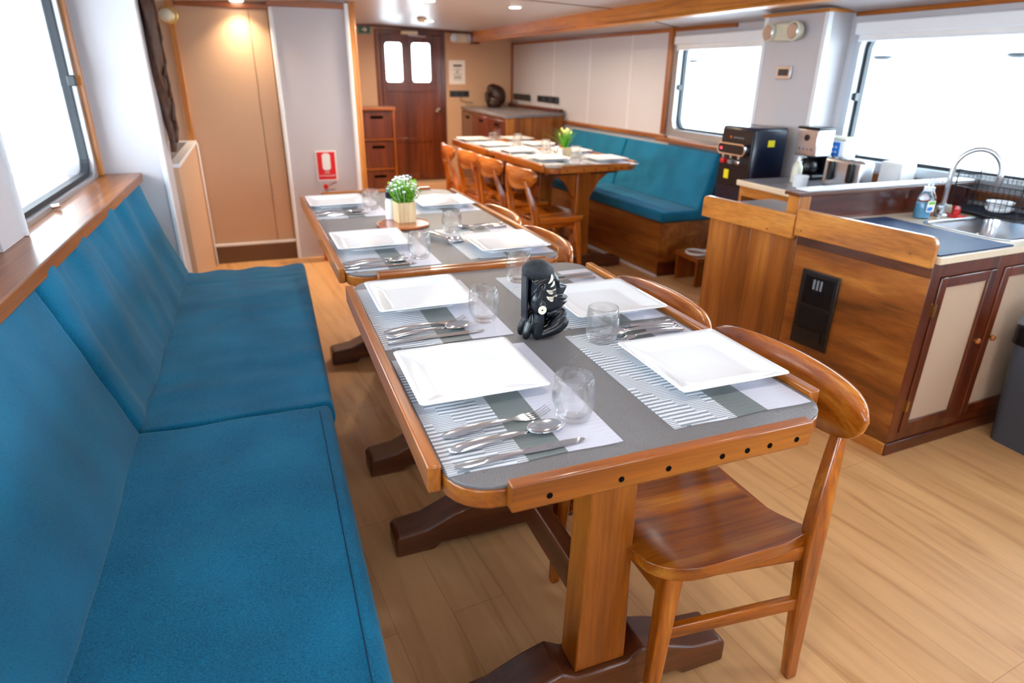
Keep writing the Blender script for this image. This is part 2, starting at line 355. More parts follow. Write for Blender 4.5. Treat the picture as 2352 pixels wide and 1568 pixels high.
# ------------------------------------------------------------------ the room
YB = 7.6; YF = -2.6; XL = -0.66; ZC = 1.80
CP = [(-1.6, 1.66), (0, 1.715), (1.3, 1.765), (2.4, 1.72), (3.15, 1.60)]
def cz(x):
    for (a, za), (b, zb) in zip(CP, CP[1:]):
        if x <= b: return za+(zb-za)*(x-a)/(b-a)
    return CP[-1][1]
def xr(y): return 3.02 if y < 3.8 else 3.02-0.12*(y-3.8)/3.8
S('floor', B(-1.6, 3.2, YF-0.1, YB+0.1, -0.06, 0), M['floor'])
cb = MB().profile(CP+[(3.15, 1.9), (-1.6, 1.9)], 'Y', YF-0.1, YB+0.1)
S('ceiling', cb, M['ceil'])
# left hull wall with two windows
def wall_x(name, xa, xb, y0, y1, z0, z1, holes, m, xf=None):
    mb = MB(); ys = [y0]
    for a, b, c, d in holes: ys += [a, b]
    ys.append(y1)
    def bx(ya, yb, za, zb):
        if xf: mb.quadloft([[(xf(ya)+xa, ya, za), (xf(ya)+xb, ya, za), (xf(ya)+xb, ya, zb), (xf(ya)+xa, ya, zb)], [(xf(yb)+xa, yb, za), (xf(yb)+xb, yb, za), (xf(yb)+xb, yb, zb), (xf(yb)+xa, yb, zb)]])
        else: mb.box(xa, xb, ya, yb, za, zb)
    for i in range(0, len(ys)-1, 2): bx(ys[i], ys[i+1], z0, z1)
    for a, b, c, d in holes: bx(a, b, z0, c); bx(a, b, d, z1)
    return S(name, mb, m)
LW = [(-1.3, 0.1, 0.9, 1.6), (0.45, 1.83, 0.9, 1.6), (2.12, 3.225, 0.862, 1.66)]
wall_x('wall_left', XL-0.1, XL, YF, 4.96, 0, ZC, LW, M['wallp'])
RW = [(-1.2, 0.2, 0.86, 1.58), (0.4, 1.62, 0.86, 1.58), (1.70, 2.84, 0.85, 1.57), (3.38, 4.46, 0.87, 1.57)]
ysr = RW
mbw = MB()
def rwb(ya, yb, za, zb):
    a, b = xr(ya), xr(yb)
    mbw.quadloft([[(a, ya, za), (a+0.1, ya, za), (a+0.1, ya, zb), (a, ya, zb)], [(b, yb, za), (b+0.1, yb, za), (b+0.1, yb, zb), (b, yb, zb)]])
prev = YF
for a, b, c, d in RW:
    rwb(prev, a, 0, 1.66); 
    if b > 3.8: rwb(a, 3.8, 0, c); rwb(3.8, b, 0, c); rwb(a, 3.8, d, 1.66); rwb(3.8, b, d, 1.66)
    else: rwb(a, b, 0, c); rwb(a, b, d, 1.66)
    prev = b
rwb(prev, YB, 0, 1.66)
S('wall_right', mbw, M['wallp'])
S('wall_back', MB().box(-1.6, 1.4, YB, YB+0.1, 0, 1.8).box(1.93, 3.2, YB, YB+0.1, 0, 1.8).box(1.4, 1.93, YB, YB+0.1, 0, 1.17).box(1.4, 1.93, YB, YB+0.1, 1.62, 1.8), M['wallwarm'])
mf = MB(); mf.box(-1.6, 0.3, YF-0.1, YF, 0, 1.8); mf.box(1.8, 3.2, YF-0.1, YF, 0, 1.8); mf.box(0.3, 1.8, YF-0.1, YF, 1.6, 1.8); mf.box(0.3, 1.8, YF-0.1, YF, 0, 1.1)
S('wall_front', mf, M['wallp'])  # unseen wall behind the camera, its opening sized for frontal daylight
def window(n, side, y0, y1, z0, z1, latch=True, blind=0.0):
    x = XL if side == 'L' else (xr(y0)+xr(y1))/2; sg = 1 if side == 'L' else -1
    gx = x-sg*(0.02 if side == 'L' else 0.045); e_ = 0.036 if side == 'L' else 0.05
    o = root('window_%d' % n, (x, (y0+y1)/2, z0), None, None); o['kind'] = 'structure'
    ring(y0+e_, y1-e_, z0+e_, z1-e_, 0.075, y0+0.002, y1-0.002, z0+0.002, z1-0.002, 0.012, x-sg*0.09, x+sg*0.012, 'X').build('window_frame', M['alu'], o, bevel=0.004)
    ring(y0+e_+0.016, y1-e_-0.016, z0+e_+0.016, z1-e_-0.016, 0.065, y0+e_+0.001, y1-e_-0.001, z0+e_+0.001, z1-e_-0.001, 0.073, gx-0.015, gx+0.015, 'X').build('gasket', M['rubber'], o)
    MB().quadloft([[(gx+d, u, v) for u, v in rrect(y0+e_+0.01, y1-e_-0.01, z0+e_+0.01, z1-e_-0.01, 0.07)] for d in (-0.002, 0.002)]).build('pane', M['pane'], o)
    if latch:
        for yy, zz in ((y0+0.055, (z0+z1)/2), (y1-0.055, (z0+z1)/2)):
            B(gx+sg*0.012, gx+sg*0.04, yy-0.012, yy+0.012, zz-0.02, zz+0.02).build('latch', M['black'], o, bevel=0.003)
        MB().tube([(x+sg*0.01, (y0+y1)/2-0.2, z0+0.03), (x+sg*0.035, (y0+y1)/2-0.2, z0+0.034)], 0.008).build('catch', M['steel'], o)
    if blind:
        ho = MB(); ho.box(*sorted((x+sg*0.012, x+sg*0.05)), y0+0.03, y1-0.03, z1-0.06, z1+0.0).build('blind_cassette', M['white'], o, bevel=0.008)
        B(*sorted((x+sg*0.024, x+sg*0.028)), y0+0.045, y1-0.045, z1-blind, z1-0.05).build('blind_fabric', M['paper'], o)
        MB().tube([(x+sg*0.026, y0+0.045, z1-blind), (x+sg*0.026, y1-0.045, z1-blind)], 0.008).build('blind_bar', M['white'], o)
    return o
window(1, 'L', *LW[2]); window(2, 'L', *LW[1]); window(3, 'R', *RW[3], blind=0.09); window(4, 'R', *RW[2], blind=0.085)
window(5, 'R', *RW[1]); window(6, 'L', *LW[0]); window(7, 'R', *RW[0])
# left ledge, columns, stair enclosure
S('trim_1', MB().prism([(-0.545, -2.5), (-0.497, 3.3), (XL+0.001, 3.3), (XL+0.001, -2.5)], 0.845, 0.883), W['panelY'], bevel=0.004)
S('trim_2', B(XL+0.0005, XL+0.03, 3.228, 3.262, 0.885, ZC), W['lightZ'], bevel=0.003)       # wooden strip beside the window
S('wall_column_near', B(XL-0.001, -0.625, 1.9, 2.075, 0.884, ZC), M['wallp'])
S('trim_3', B(XL-0.002, -0.615, 2.075, 2.09, 0.884, ZC), M['white'], bevel=0.004)
S('wall_column_left', MB().box(XL+0.001, -0.415, 3.312, 3.72, 0.0, ZC), M['wallp'])
S('trim_4', B(-0.4155, -0.395, 3.305, 3.345, 0.0, ZC), M['white'], bevel=0.006)
S('wall_stair', B(-0.43, -0.39, 3.722, 4.93, 0, 0.845), M['wallwarm'])
S('trim_5', MB().box(-0.435, -0.382, 3.722, 4.96, 0.845, 0.865).box(-0.385, -0.375, 4.935, 4.955, 0, 0.85).box(XL, -0.436, 4.92, 4.96, 0.845, 0.865), M['white'], bevel=0.004)
S('wall_stair_end', B(XL, -0.431, 4.925, 4.955, 0, 0.844), M['white'])
S('wall_tan', MB().box(-1.2, 0.05, 5.0, 5.08, 0.14, ZC).box(0.054, 0.17, 5.0, 5.08, 0.14, ZC).box(-1.2, 0.67, 5.0805, 5.1, 0.0, ZC), M['wallwarm'])
S('trim_6', B(-0.381, 0.178, 4.97, 5.0, 0.125, 0.142), M['white'], bevel=0.003)
S('baseboard_tan', B(-0.38, 0.17, 4.975, 5.06, 0, 0.124), M['brown'])
S('trim_7', B(-0.43, -0.39, 4.962, 4.998, 0.0, ZC), W['lightZ'], bevel=0.004)
S('trim_8', B(-0.38, 0.178, 4.975, 5.0, 1.675, 1.71), W['tableX'], bevel=0.003)
S('wall_pillar', B(0.19, 0.668, 4.962, 5.06, 0, ZC), M['wallp'])
S('trim_9', MB().box(0.176, 0.2, 4.945, 4.985, 0, 1.69).box(0.66, 0.69, 4.945, 4.985, 0, 1.73), M['white'], bevel=0.006)
S('trim_10', B(0.165, 0.66, 4.94, 5.0, 1.692, 1.73), W['tableX'], bevel=0.003)
S('wall_partition', B(0.672, 0.735, 5.061, YB, 0, ZC), M['wallwarm'])
S('trim_11', B(0.691, 0.74, 4.985, 5.06, 0, ZC), W['lightZ'], bevel=0.008)
# right hull pillar
S('wall_pillar_right', B(2.852, 3.019, 2.885, 3.34, 0, 1.64), M['wallp'])
S('trim_12', MB().box(2.84, 2.875, 2.872, 2.9, 0.8, 1.62).box(2.842, 2.86, 3.325, 3.352, 0.8, 1.62), M['white'], bevel=0.005)
S('trim_13', B(2.83, 3.02, 2.86, 3.36, 1.618, 1.634), W['lightY'], bevel=0.003)
# wooden trims on right wall
S('trim_14', B(2.965, 2.998, 4.47, 4.515, 0.88, 1.64), W['tableZ'], bevel=0.003)
def alongR(x_off0, x_off1, y0, y1, z0, z1):
    a, b = xr(y0), xr(y1); return MB().quadloft([[(a-x_off1, y0, z0), (a-x_off0, y0, z0), (a-x_off0, y0, z1), (a-x_off1, y0, z1)], [(b-x_off1, y1, z0), (b-x_off0, y1, z0), (b-x_off0, y1, z1), (b-x_off1, y1, z1)]])
S('trim_15', alongR(0.002, 0.035, 4.45, YB, 0.84, 0.872), W['panelY'], bevel=0.004)
S('trim_16', alongR(0.001, 0.11, 3.37, 4.448, 0.835, 0.86), W['panelY'], bevel=0.004)
S('trim_17', alongR(0.001, 0.02, 3.8, YB, 1.60, 1.625), W['tableY'], bevel=0.003)
S('trim_18', alongR(0.001, 0.012, 1.0, 2.86, 1.60, 1.622), W['tableY'], bevel=0.003)
S('trim_19', MB().box(2.878, 2.9, YB-0.022, YB-0.001, 0.96, 1.63), W['tableZ'], bevel=0.003)
mb = MB()
for y in (5.05, 5.75, 6.5): mb.quadloft([[(xr(y)-0.003, y+d, z) for d, z in ((-0.004, 0.873), (0.004, 0.873), (0.004, 1.6), (-0.004, 1.6))], [(xr(y)+0.003, y+d, z) for d, z in ((-0.004, 0.873), (0.004, 0.873), (0.004, 1.6), (-0.004, 1.6))]])
S('trim_20', mb, M['white'])
S('trim_21', MB().quadloft([[(x, YB-0.02, cz(x)-0.022), (x, YB-0.001, cz(x)-0.022), (x, YB-0.001, cz(x)+0.005), (x, YB-0.02, cz(x)+0.005)] for x in (0.74, 1.3, 2.375)]).box(0.736, 0.75, 5.07, YB-0.02, 1.72, 1.755), W['darkX'])
# ceiling seams
S('trim_22', MB().quadloft([[(x, 4.34, cz(x)-0.004), (x, 4.355, cz(x)-0.004), (x, 4.355, cz(x)+0.002), (x, 4.34, cz(x)+0.002)] for x in (-0.6, 0, 1.3, 2.375)]).quadloft([[(x, 2.0, cz(x)-0.004), (x, 2.015, cz(x)-0.004), (x, 2.015, cz(x)+0.002), (x, 2.0, cz(x)+0.002)] for x in (-0.6, 0, 1.3, 2.375)]), M['brown'])
S('trim_23', MB().quadloft([[(2.47, 4.42, cz(2.47)+0.002), (2.47, 4.435, cz(2.47)+0.002), (3.0, 4.435, cz(3)+0.002), (3.0, 4.42, cz(3)+0.002)], [(2.47, 4.42, cz(2.47)-0.004), (2.47, 4.435, cz(2.47)-0.004), (3.0, 4.435, cz(3)-0.004), (3.0, 4.42, cz(3)-0.004)]]), M['brown'])
# ceiling beam with end bracket
bmr = root('ceiling_beam', (2.42, 3, 1.625), 'long honey wooden beam running under the ceiling towards the door wall', 'beam')
B(2.38, 2.46, -2.5, 7.5, 1.632, 1.73).build('beam', W['beamY'], bmr, bevel=0.006)
B(2.372, 2.468, -2.5, 7.5, 1.618, 1.6318).build('lower_strip', W['beamY'], bmr, bevel=0.003)
B(2.37, 2.47, 7.505, 7.595, 1.6, 1.712).build('bracket', W['darkZ'], bmr, bevel=0.01)

# ------------------------------------------------------------------ cushions
def cushion(name, f, nu, nv, m, parent=None, label=None, cat=None, group=None, wr=None, seam=None):
    """f(u,v,w)->world point on a slab; rounded on the edges by the superellipse in w"""
    mb = MB(); top = []; bot = []
    c00 = Vector(f(0, 0, 0.5, 0)); LU = (Vector(f(1, 0, 0.5, 0))-c00).length; LV = (Vector(f(0, 1, 0.5, 0))-c00).length; RR = 0.022
    def edge(t, L_=1.0): t = min(t, 1-t)*L_/RR; return min(1.0, t)
    for i in range(nu+1):
        rt = []; rb = []
        # denser sampling near edges
        u = i/nu; u = 0.5-0.5*math.cos(PI*u) if True else u
        for j in range(nv+1):
            v = j/nv; v = 0.5-0.5*math.cos(PI*v)
            k = (max(0, 1-(1-edge(u, LU))**3))**(1/2.4)*(max(0, 1-(1-edge(v, LV))**3))**(1/2.4)
            d = wr(u, v) if wr else 0
            rt.append(mb.bm.verts.new(f(u, v, 0.5+0.5*k, d*min(1, k*1.2)))); rb.append(mb.bm.verts.new(f(u, v, 0.5-0.5*k, 0)) if 0 < i < nu and 0 < j < nv else rt[-1])
        top.append(rt); bot.append(rb)
    for i in range(nu):
        for j in range(nv):
            mb.bm.faces.new((top[i][j], top[i+1][j], top[i+1][j+1], top[i][j+1]))
            q = (bot[i][j], bot[i][j+1], bot[i+1][j+1], bot[i+1][j])
            if len(set(q)) == 4 and set(q) != {top[i][j], top[i+1][j], top[i+1][j+1], top[i][j+1]}:
                try: mb.bm.faces.new(q)
                except ValueError: pass
    o = mb.build(name, m, parent, smooth=True)
    props(o, label, cat, group); return o
def nz(x, y, s, seed=0): return noise.noise(Vector((x*s, y*s, seed)))
# left bench
lb = root('bench', (-0.15, 1.4, 0), 'long low bench box under the teal cushions along the left windows', 'bench')
B(XL+0.004, 0.03, -1.2, 3.29, 0.0, 0.33).build('bench_box', W['panelY'], lb)
S('trim_26', MB().quadloft([[(-0.44, -1.2, 0.3301), (XL+0.004, -1.2, 0.3301), (XL+0.004, -1.2, 0.843), (-0.61, -1.2, 0.843)], [(-0.44, 3.29, 0.3301), (XL+0.004, 3.29, 0.3301), (XL+0.004, 3.29, 0.843), (-0.61, 3.29, 0.843)]]), W['panelY'])
def seatL(y0, y1, x0a, x1a, x1b, zt, th):
    def f(u, v, w_, d):
        y = y0+(y1-y0)*v; x = x0a+((x1a+(x1b-x1a)*v)-x0a)*u
        return (x, y, zt-th+th*w_+d)
    return f
def wrS(seed, a=0.004):
    return lambda u, v: a*(nz(u*1.5, v*5, 3, seed))+0.003*nz(u*3, v*20, 1.2, seed+3)-(0.004*math.exp(-((u-0.9)/0.006)**2))
def wrF(u, v):   # far cushion: loose cover with folds across the near and front edges
    return 0.006*nz(u*2, v*9, 2, 7)+0.007*math.sin(v*46+3*u)*max(0, u-0.72)*2.6*abs(nz(u, v*6, 1, 2))*2 + (0.006*math.sin(u*22)*max(0, v-0.8)*4)-0.005*math.exp(-((v-0.86)/0.012)**2)
cushion('seat_cushion', seatL(-1.2, 1.715, -0.47, 0.078, 0.102, 0.425, 0.094), 40, 120, M['teal'], None,
        'long smooth teal seat cushion nearest the camera on the left bench', 'cushion', wr=wrS(1))
scn = [o for o in COL.objects if o.name == 'seat_cushion'][0]
MB().tube([(0.045+0.022*(y+1.2)/2.9, y, 0.4268+wrS(1)(0.93, (y+1.2)/2.915)) for y in [-1.15+0.06*i for i in range(48)]], 0.0011, 6).build('seam', M['seam'], scn, smooth=True)
cushion('seat_cushion', seatL(1.725, 3.29, -0.47, 0.112, 0.145, 0.418, 0.087), 50, 130, M['teal'], None,
        'wrinkled teal seat cushion at the far end of the left bench', 'cushion', wr=wrF)
def backL(y0, y1, xb0, xb1):
    # u: bottom to top, v: along y ; slab leaning on the hull
    def f(u, v, w_, d):
        y = y0+(y1-y0)*v; bx = xb0+(xb1-xb0)*v
        x = bx+0.006-0.145*u; z = 0.412+0.455*u
        n = (0.95, 0, 0.31); t = 0.085*(w_-1)+d
        return (x+n[0]*t, y, z+n[2]*t)
    return f
def wrB(amp, seed, fr=26):
    def g(u, v):
        s_ = v*fr+2.2*nz(u*0.6, v*3, 1, seed)+0.7*math.sin(u*3)
        return amp*(math.sin(s_)*0.6+0.6*nz(u*0.8, v*12, 1.6, seed))*(0.35+0.9*u)+0.003*nz(u*3, v*9, 2, seed+9)
    return g
cushion('back_cushion', backL(-1.2, 1.715, -0.385, -0.385), 30, 160, M['teal'], None,
        'teal back cushion nearest the camera leaning under the left window ledge', 'cushion', wr=wrB(0.011, 3, 24))
cushion('back_cushion', backL(1.725, 3.29, -0.388, -0.38), 36, 150, M['teal'], None,
        'loosely covered folded teal back cushion at the far end of the left bench', 'cushion', wr=wrB(0.021, 11, 30))
# right bench
def xf(y): return 2.50-0.055*(y-3.68)
rb_ = root('bench', (2.7, 4.6, 0), 'brown wooden plank bench base along the right wall behind the far tables', 'bench')
MB().prism([(xf(3.68), 3.68), (xr(3.68)-0.003, 3.68), (xr(5.85)-0.003, 5.85), (xf(5.85), 5.85)], 0.0, 0.372).build('bench_box', W['panelY'], rb_)
MB().prism([(xf(3.68)-0.006, 3.672), (xr(3.68)-0.003, 3.672), (xr(3.68)-0.003, 3.679), (xf(3.68)+0.001, 3.679)], 0.0, 0.1).build('base_strip', W['darkX'], rb_)
MB().prism([(xf(3.68)-0.02, 3.67), (xf(3.68)-0.001, 3.67), (xf(5.7)-0.001, 5.7), (xf(5.7)-0.02, 5.7)], 0.0, 0.012).build('floor_strip', M['white'], rb_)
def seatR(y0, y1):
    def f(u, v, w_, d):
        y = y0+(y1-y0)*v; a = xf(y)-0.006; b = xr(y)-0.12
        return (a+(b-a)*(1-u), y, 0.374+0.075*w_+d)
    return f
cushion('seat_cushion', seatR(3.675, 4.92), 24, 60, M['teal'], None, 'teal seat cushion on the near end of the right bench', 'cushion', wr=lambda u, v: 0.004*nz(u*3, v*6, 2, 5))
cushion('seat_cushion', seatR(4.93, 5.83), 24, 40, M['teal'], None, 'teal seat cushion on the far end of the right bench behind the tables', 'cushion', wr=lambda u, v: 0.004*nz(u*3, v*6, 2, 6))
def backR(y0, y1):
    def f(u, v, w_, d):
        y = y0+(y1-y0)*v; x = xr(y)-0.235+0.115*u; z = 0.438+0.389*u; t = 0.08*(w_-1)+d
        return (x-0.95*t, y, z+0.29*t)
    return f
cushion('back_cushion', backR(3.68, 4.83), 24, 60, M['teal'], None, 'teal back cushion at the near end of the right bench', 'cushion', wr=lambda u, v: 0.008*nz(u*2, v*4, 2, 8)-0.008*math.exp(-((u+v*0.7-0.75)/0.04)**2))
cushion('back_cushion', backR(4.845, 5.83), 24, 40, M['teal'], None, 'teal back cushion at the far end of the right bench by the cabinet', 'cushion', wr=lambda u, v: 0.006*nz(u*2, v*4, 2, 9))

# ------------------------------------------------------------------ tables
def make_table(cx, cy, Wd, L, rz, label, posts, bracket=False, plugs=True, group=None, cam_end=True):
    t = root('dining_table', (cx, cy, 0), label, 'table', 0, group)
    hx = Wd/2; hy = L/2; k = dict(local=True)
    MB().prism(rrect(-hx+0.012, hx-0.012, -hy+0.012, hy-0.012, 0.075), 0.708, 0.741).build('table_top', W['tableY'], t, bevel=0.003, **k)
    MB().prism(rrect(-hx+0.013, hx-0.013, -hy+0.013, hy-0.013, 0.074), 0.7412, 0.7475).build('grey_cover', M['tabletop'], t, bevel=0.0015, **k)
    for s in (-1, 1):
        B(s*hx-0.011, s*hx+0.011, -hy+0.078, hy-0.078, 0.7105, 0.7595).build('edge_rail', W['tableY'], t, bevel=0.004, **k)
        B(-hx+0.092, hx-0.092, s*hy-0.011, s*hy+0.011, 0.7105, 0.7595).build('edge_rail', W['tableX'], t, bevel=0.004, **k)
    if plugs:
        for x in (-0.22, -0.098, -0.012, 0.092, 0.143, 0.19, 0.248):
            MB().disc((x, -hy-0.0112, 0.729), (0, 1, 0), 0.0052, 0.0012, 14).build('plug', M['slot'], t, **k)
    for i, py in enumerate(posts):
        MB().post([(0, py, 0.105, 0.062, 0.036), (0, py, 0.4, 0.054, 0.036), (0, py, 0.7075, 0.05, 0.036)]).build('post', W['tableZ'], t, bevel=0.004, **k)
        fp = [(-0.335, 0.0), (-0.335, 0.055), (-0.325, 0.068), (-0.24, 0.078), (-0.16, 0.112), (-0.1, 0.13), (-0.06, 0.104), (0.06, 0.104), (0.1, 0.13), (0.16, 0.112), (0.24, 0.078), (0.325, 0.068), (0.335, 0.055), (0.335, 0.0), (0.22, 0.0), (0.2, 0.018), (-0.2, 0.018), (-0.22, 0.0)]
        fm = MB().profile(fp, 'Y', py-0.05, py+0.05); fm.build('foot', W['footX'], t, bevel=0.006, **k)
        MB().box(-0.27, 0.27, py-0.03, py+0.03, 0.672, 0.7075).build('top_bearer', W['footX'], t, bevel=0.004, **k)
        if bracket:
            for s in (-1, 1):
                MB().profile([(s*0.051, 0.671), (s*0.2, 0.671), (s*0.13, 0.62), (s*0.075, 0.53), (s*0.053, 0.5)], 'Y', py-0.02, py+0.02).build('bracket', W['tableZ'], t, bevel=0.003, **k)
    B(-0.02, 0.02, posts[0]+0.037, posts[1]-0.037, 0.2, 0.29).build('stretcher', W['footY'], t, bevel=0.004, **k)
    t.rotation_euler.z = rz; FR[t.name] = Matrix.Translation((cx, cy, 0)) @ Matrix.Rotation(rz, 4, 'Z'); return t
make_table(0.56, 1.278, 0.745, 1.10, 0, 'nearest wooden dining table with grey cover, carved black figure and four place settings', (-0.355, 0.265))
make_table(0.545, 2.578, 0.735, 1.44, 0.018, 'second wooden dining table behind the nearest, with white flowers in a wooden box', (-0.6, 0.39), plugs=False)
make_table(2.045, 4.34, 0.70, 0.98, 0.045, 'wooden dining table on the right side nearest the camera with green plant box', (-0.3, 0.28), bracket=True)
make_table(1.995, 5.335, 0.70, 0.97, 0.045, 'farthest wooden dining table by the dark corner cabinet', (-0.3, 0.28), bracket=True, plugs=False)

# ------------------------------------------------------------------ chairs (front towards -x, origin on the floor)
def make_chair():
    t = root('dining_chair', (0, 0, 0), 'honey wooden dining chair', 'chair'); k = dict(local=True)
    mb = MB(); nx, ny = 22, 20; top = []; bot = []
    for i in range(nx+1):
        u = i/nx; x = -0.205+0.4*u
        tt = max(0.0, (-x-0.03)/0.176); hw = 0.212*(1-min(0.995, tt)**3.5)**(1/3.5) if tt > 0 else 0.212
        hw -= max(0, x-0.1)*0.18
        rt = []; rb = []
        for j in range(ny+1):
            v = -1+2*j/ny; y = hw*v
            xx = x-0.035*(1-v*v)*max(0, (x-0.0)/0.195)**2
            dish = 0.016*(1-v*v)**1.0*(1-max(0, (-x)/0.2)**2)+0.004*(1-abs(v))
            rt.append(mb.bm.verts.new((xx, y, 0.43-dish-0.012*max(0, (-x-0.13)/0.075)**2))); rb.append(mb.bm.verts.new((xx, y*0.985, 0.396)))
        top.append(rt); bot.append(rb)
    for i in range(nx):
        for j in range(ny):
            mb.bm.faces.new((top[i][j], top[i+1][j], top[i+1][j+1], top[i][j+1])); mb.bm.faces.new((bot[i][j], bot[i][j+1], bot[i+1][j+1], bot[i+1][j]))
        mb.bm.faces.new((top[i][0], bot[i][0], bot[i+1][0], top[i+1][0])); mb.bm.faces.new((top[i][ny], top[i+1][ny], bot[i+1][ny], bot[i][ny]))
    for j in range(ny):
        mb.bm.faces.new((top[0][j], top[0][j+1], bot[0][j+1], bot[0][j])); mb.bm.faces.new((top[nx][j], bot[nx][j], bot[nx][j+1], top[nx][j+1]))
    mb.build('seat', W['seat'], t, bevel=0.004, **k)
    for s in (-1, 1):
        MB().post([(-0.165, s*0.182, 0, 0.013, 0.013), (-0.15, s*0.172, 0.2, 0.017, 0.017), (-0.13, s*0.158, 0.394, 0.022, 0.02)]).build('leg', W['chairZ'], t, bevel=0.007, seg=3, **k)
        MB().post([(0.215, s*0.2, 0, 0.014, 0.013), (0.2, s*0.2, 0.2, 0.019, 0.015), (0.19, s*0.199, 0.36, 0.023, 0.016), (0.192, s*0.197, 0.43, 0.023, 0.016), (0.21, s*0.183, 0.52, 0.019, 0.015), (0.236, s*0.165, 0.60, 0.014, 0.014), (0.25, s*0.155, 0.67, 0.009, 0.012)]).build('leg', W['chairZ'], t, bevel=0.005, **k)
        MB().beam((-0.143, s*0.168, 0.235), (0.188, s*0.199, 0.235), 0.017, 0.032).build('side_stretcher', W['chairX'], t, bevel=0.003, **k)
        MB().beam((-0.11, s*0.158, 0.376), (0.172, s*0.194, 0.376), 0.018, 0.036).build('side_apron', W['chairX'], t, bevel=0.003, **k)
    MB().beam((-0.133, -0.145, 0.33), (-0.133, 0.145, 0.33), 0.017, 0.04).build('front_stretcher', W['chairY'], t, bevel=0.003, **k)
    MB().beam((0.183, -0.183, 0.373), (0.183, 0.183, 0.373), 0.018, 0.04).build('back_apron', W['chairY'], t, bevel=0.003, **k)
    # half-moon back rest
    mb = MB(); rings = []; n = 28
    for i in range(n+1):
        a = -1+2*i/n; s_ = math.sin(a*PI/2)*0.999
        h = (1-abs(s_)**6)**0.5
        zt = 0.706+0.042*h; zb = 0.702-0.040*h-0.058*(max(0, 1-s_*s_))**0.7
        y = s_*0.238; x = 0.262-0.05*s_*s_; th = 0.004+0.008*h
        rings.append([(x-th, y, zb+0.004), (x-th-0.002, y, (zt+zb)/2), (x-th, y, zt-0.004), (x, y, zt), (x+th, y, zt-0.004), (x+th+0.003, y, (zt+zb)/2), (x+th, y, zb+0.004), (x, y, zb)])
    mb.quadloft(rings).build('backrest', W['chairY'], t, smooth=True, **k)
    return t
ch0 = make_chair()
spots = [
    (0.80, 0.985, 0.0, 'dining chair on the right of the nearest table, its whole seat in view'),
    (0.78, 1.44, 0.02, 'dining chair on the right of the nearest table, second from the camera'),
    (0.75, 2.18, 0.03, 'dining chair beside the second table with rounded back just behind the glass and plate'),
    (0.745, 2.66, 0.02, 'dining chair at the far right side of the table with white flowers'),
    (1.815, 4.03, PI+0.045, 'pale-backed dining chair at the right-hand tables, nearest the camera, beside the table post'),
    (1.79, 4.56, PI+0.045, 'orange dining chair at the right-hand tables, second from the camera'),
    (1.765, 5.02, PI+0.05, 'bright honey dining chair at the right-hand tables, third from the camera'),
    (1.735, 5.46, PI-0.1, 'darkest dining chair at the right-hand tables, nearest the wooden door')]
for i, (x, y, r, l) in enumerate(spots):
    c = ch0 if i == 0 else copy_tree(ch0)
    put(c, x, y, 0, r, l, 'dining chairs at the near tables' if i < 4 else 'dining chairs at the far tables')

# ------------------------------------------------------------------ tableware
ZT = 0.7477
def make_plate():
    o = MB()
    rings = []
    for h, z, r in ((0.070, 0.0, 0.02), (0.079, 0.0, 0.02), (0.081, 0.006, 0.02), (0.112, 0.016, 0.014), (0.124, 0.0215, 0.010), (0.1255, 0.023, 0.010), (0.124, 0.0245, 0.010), (0.112, 0.0215, 0.012), (0.088, 0.0135, 0.016), (0.082, 0.0115, 0.018), (0.076, 0.011, 0.018)):
        rings.append([(x, y, z) for x, y in rrect(-h, h, -h, h, r)])
    o.quadloft(rings); p = o.build('plate', M['china'], None, smooth=True, local=True); p.data.set_sharp_from_angle(angle=math.radians(60)); props(p, 'x', 'plate'); return p
def make_glass():
    o = MB(); prof = [(0.004, 0.0), (0.024, 0.0), (0.029, 0.003), (0.034, 0.014), (0.0375, 0.035), (0.0378, 0.05), (0.0355, 0.07), (0.0335, 0.0835), (0.0322, 0.0845), (0.0316, 0.083), (0.0336, 0.068), (0.0358, 0.048), (0.0354, 0.033), (0.0315, 0.017), (0.026, 0.0115), (0.004, 0.0095)]
    o.lathe(prof, seg=40); g = o.build('tumbler', M['glass'], None, smooth=True, local=True); props(g, 'x', 'glass'); return g
def make_mat():
    o = MB(); rings = []
    n = 24
    for z in (0.0, 0.0013):
        pts = []
        for k in range(n+1): pts.append((-0.15+0.3*k/n, -0.2225+0.0015*math.sin(k*0.5), z))
        for k in range(1, n+1): pts.append((0.15, -0.2225+0.445*k/n, z))
        for k in range(1, n+1): pts.append((0.15-0.3*k/n, 0.2225+0.0015*math.sin(k*0.5), z))
        for k in range(1, n): pts.append((-0.15, 0.2225-0.445*k/n, z))
        rings.append(pts)
    o.quadloft(rings); m = o.build('placemat', M['placemat'], None, local=True); props(m, 'x', 'placemat'); return m
def hnd(L0, L1, mb, wtip=0.0105, z0=0.0035):
    # handle from x=L0 (end) to x=L1 (neck), slightly arched
    pts = []; n = 14
    for i in range(n+1):
        u = i/n; x = L0+(L1-L0)*u
        w_ = wtip*(math.sin(min(1, (u+0.02)*7)*PI/2)) * (1-u)**0.6 + 0.0030
        z = z0+0.006*math.sin(u*PI)*0.6+0.002*u; t = 0.0014
        pts.append([(x, -w_, z), (x, -w_*0.6, z+t), (x, w_*0.6, z+t), (x, w_, z), (x, w_*0.6, z-t), (x, -w_*0.6, z-t)])
    mb.quadloft(pts)
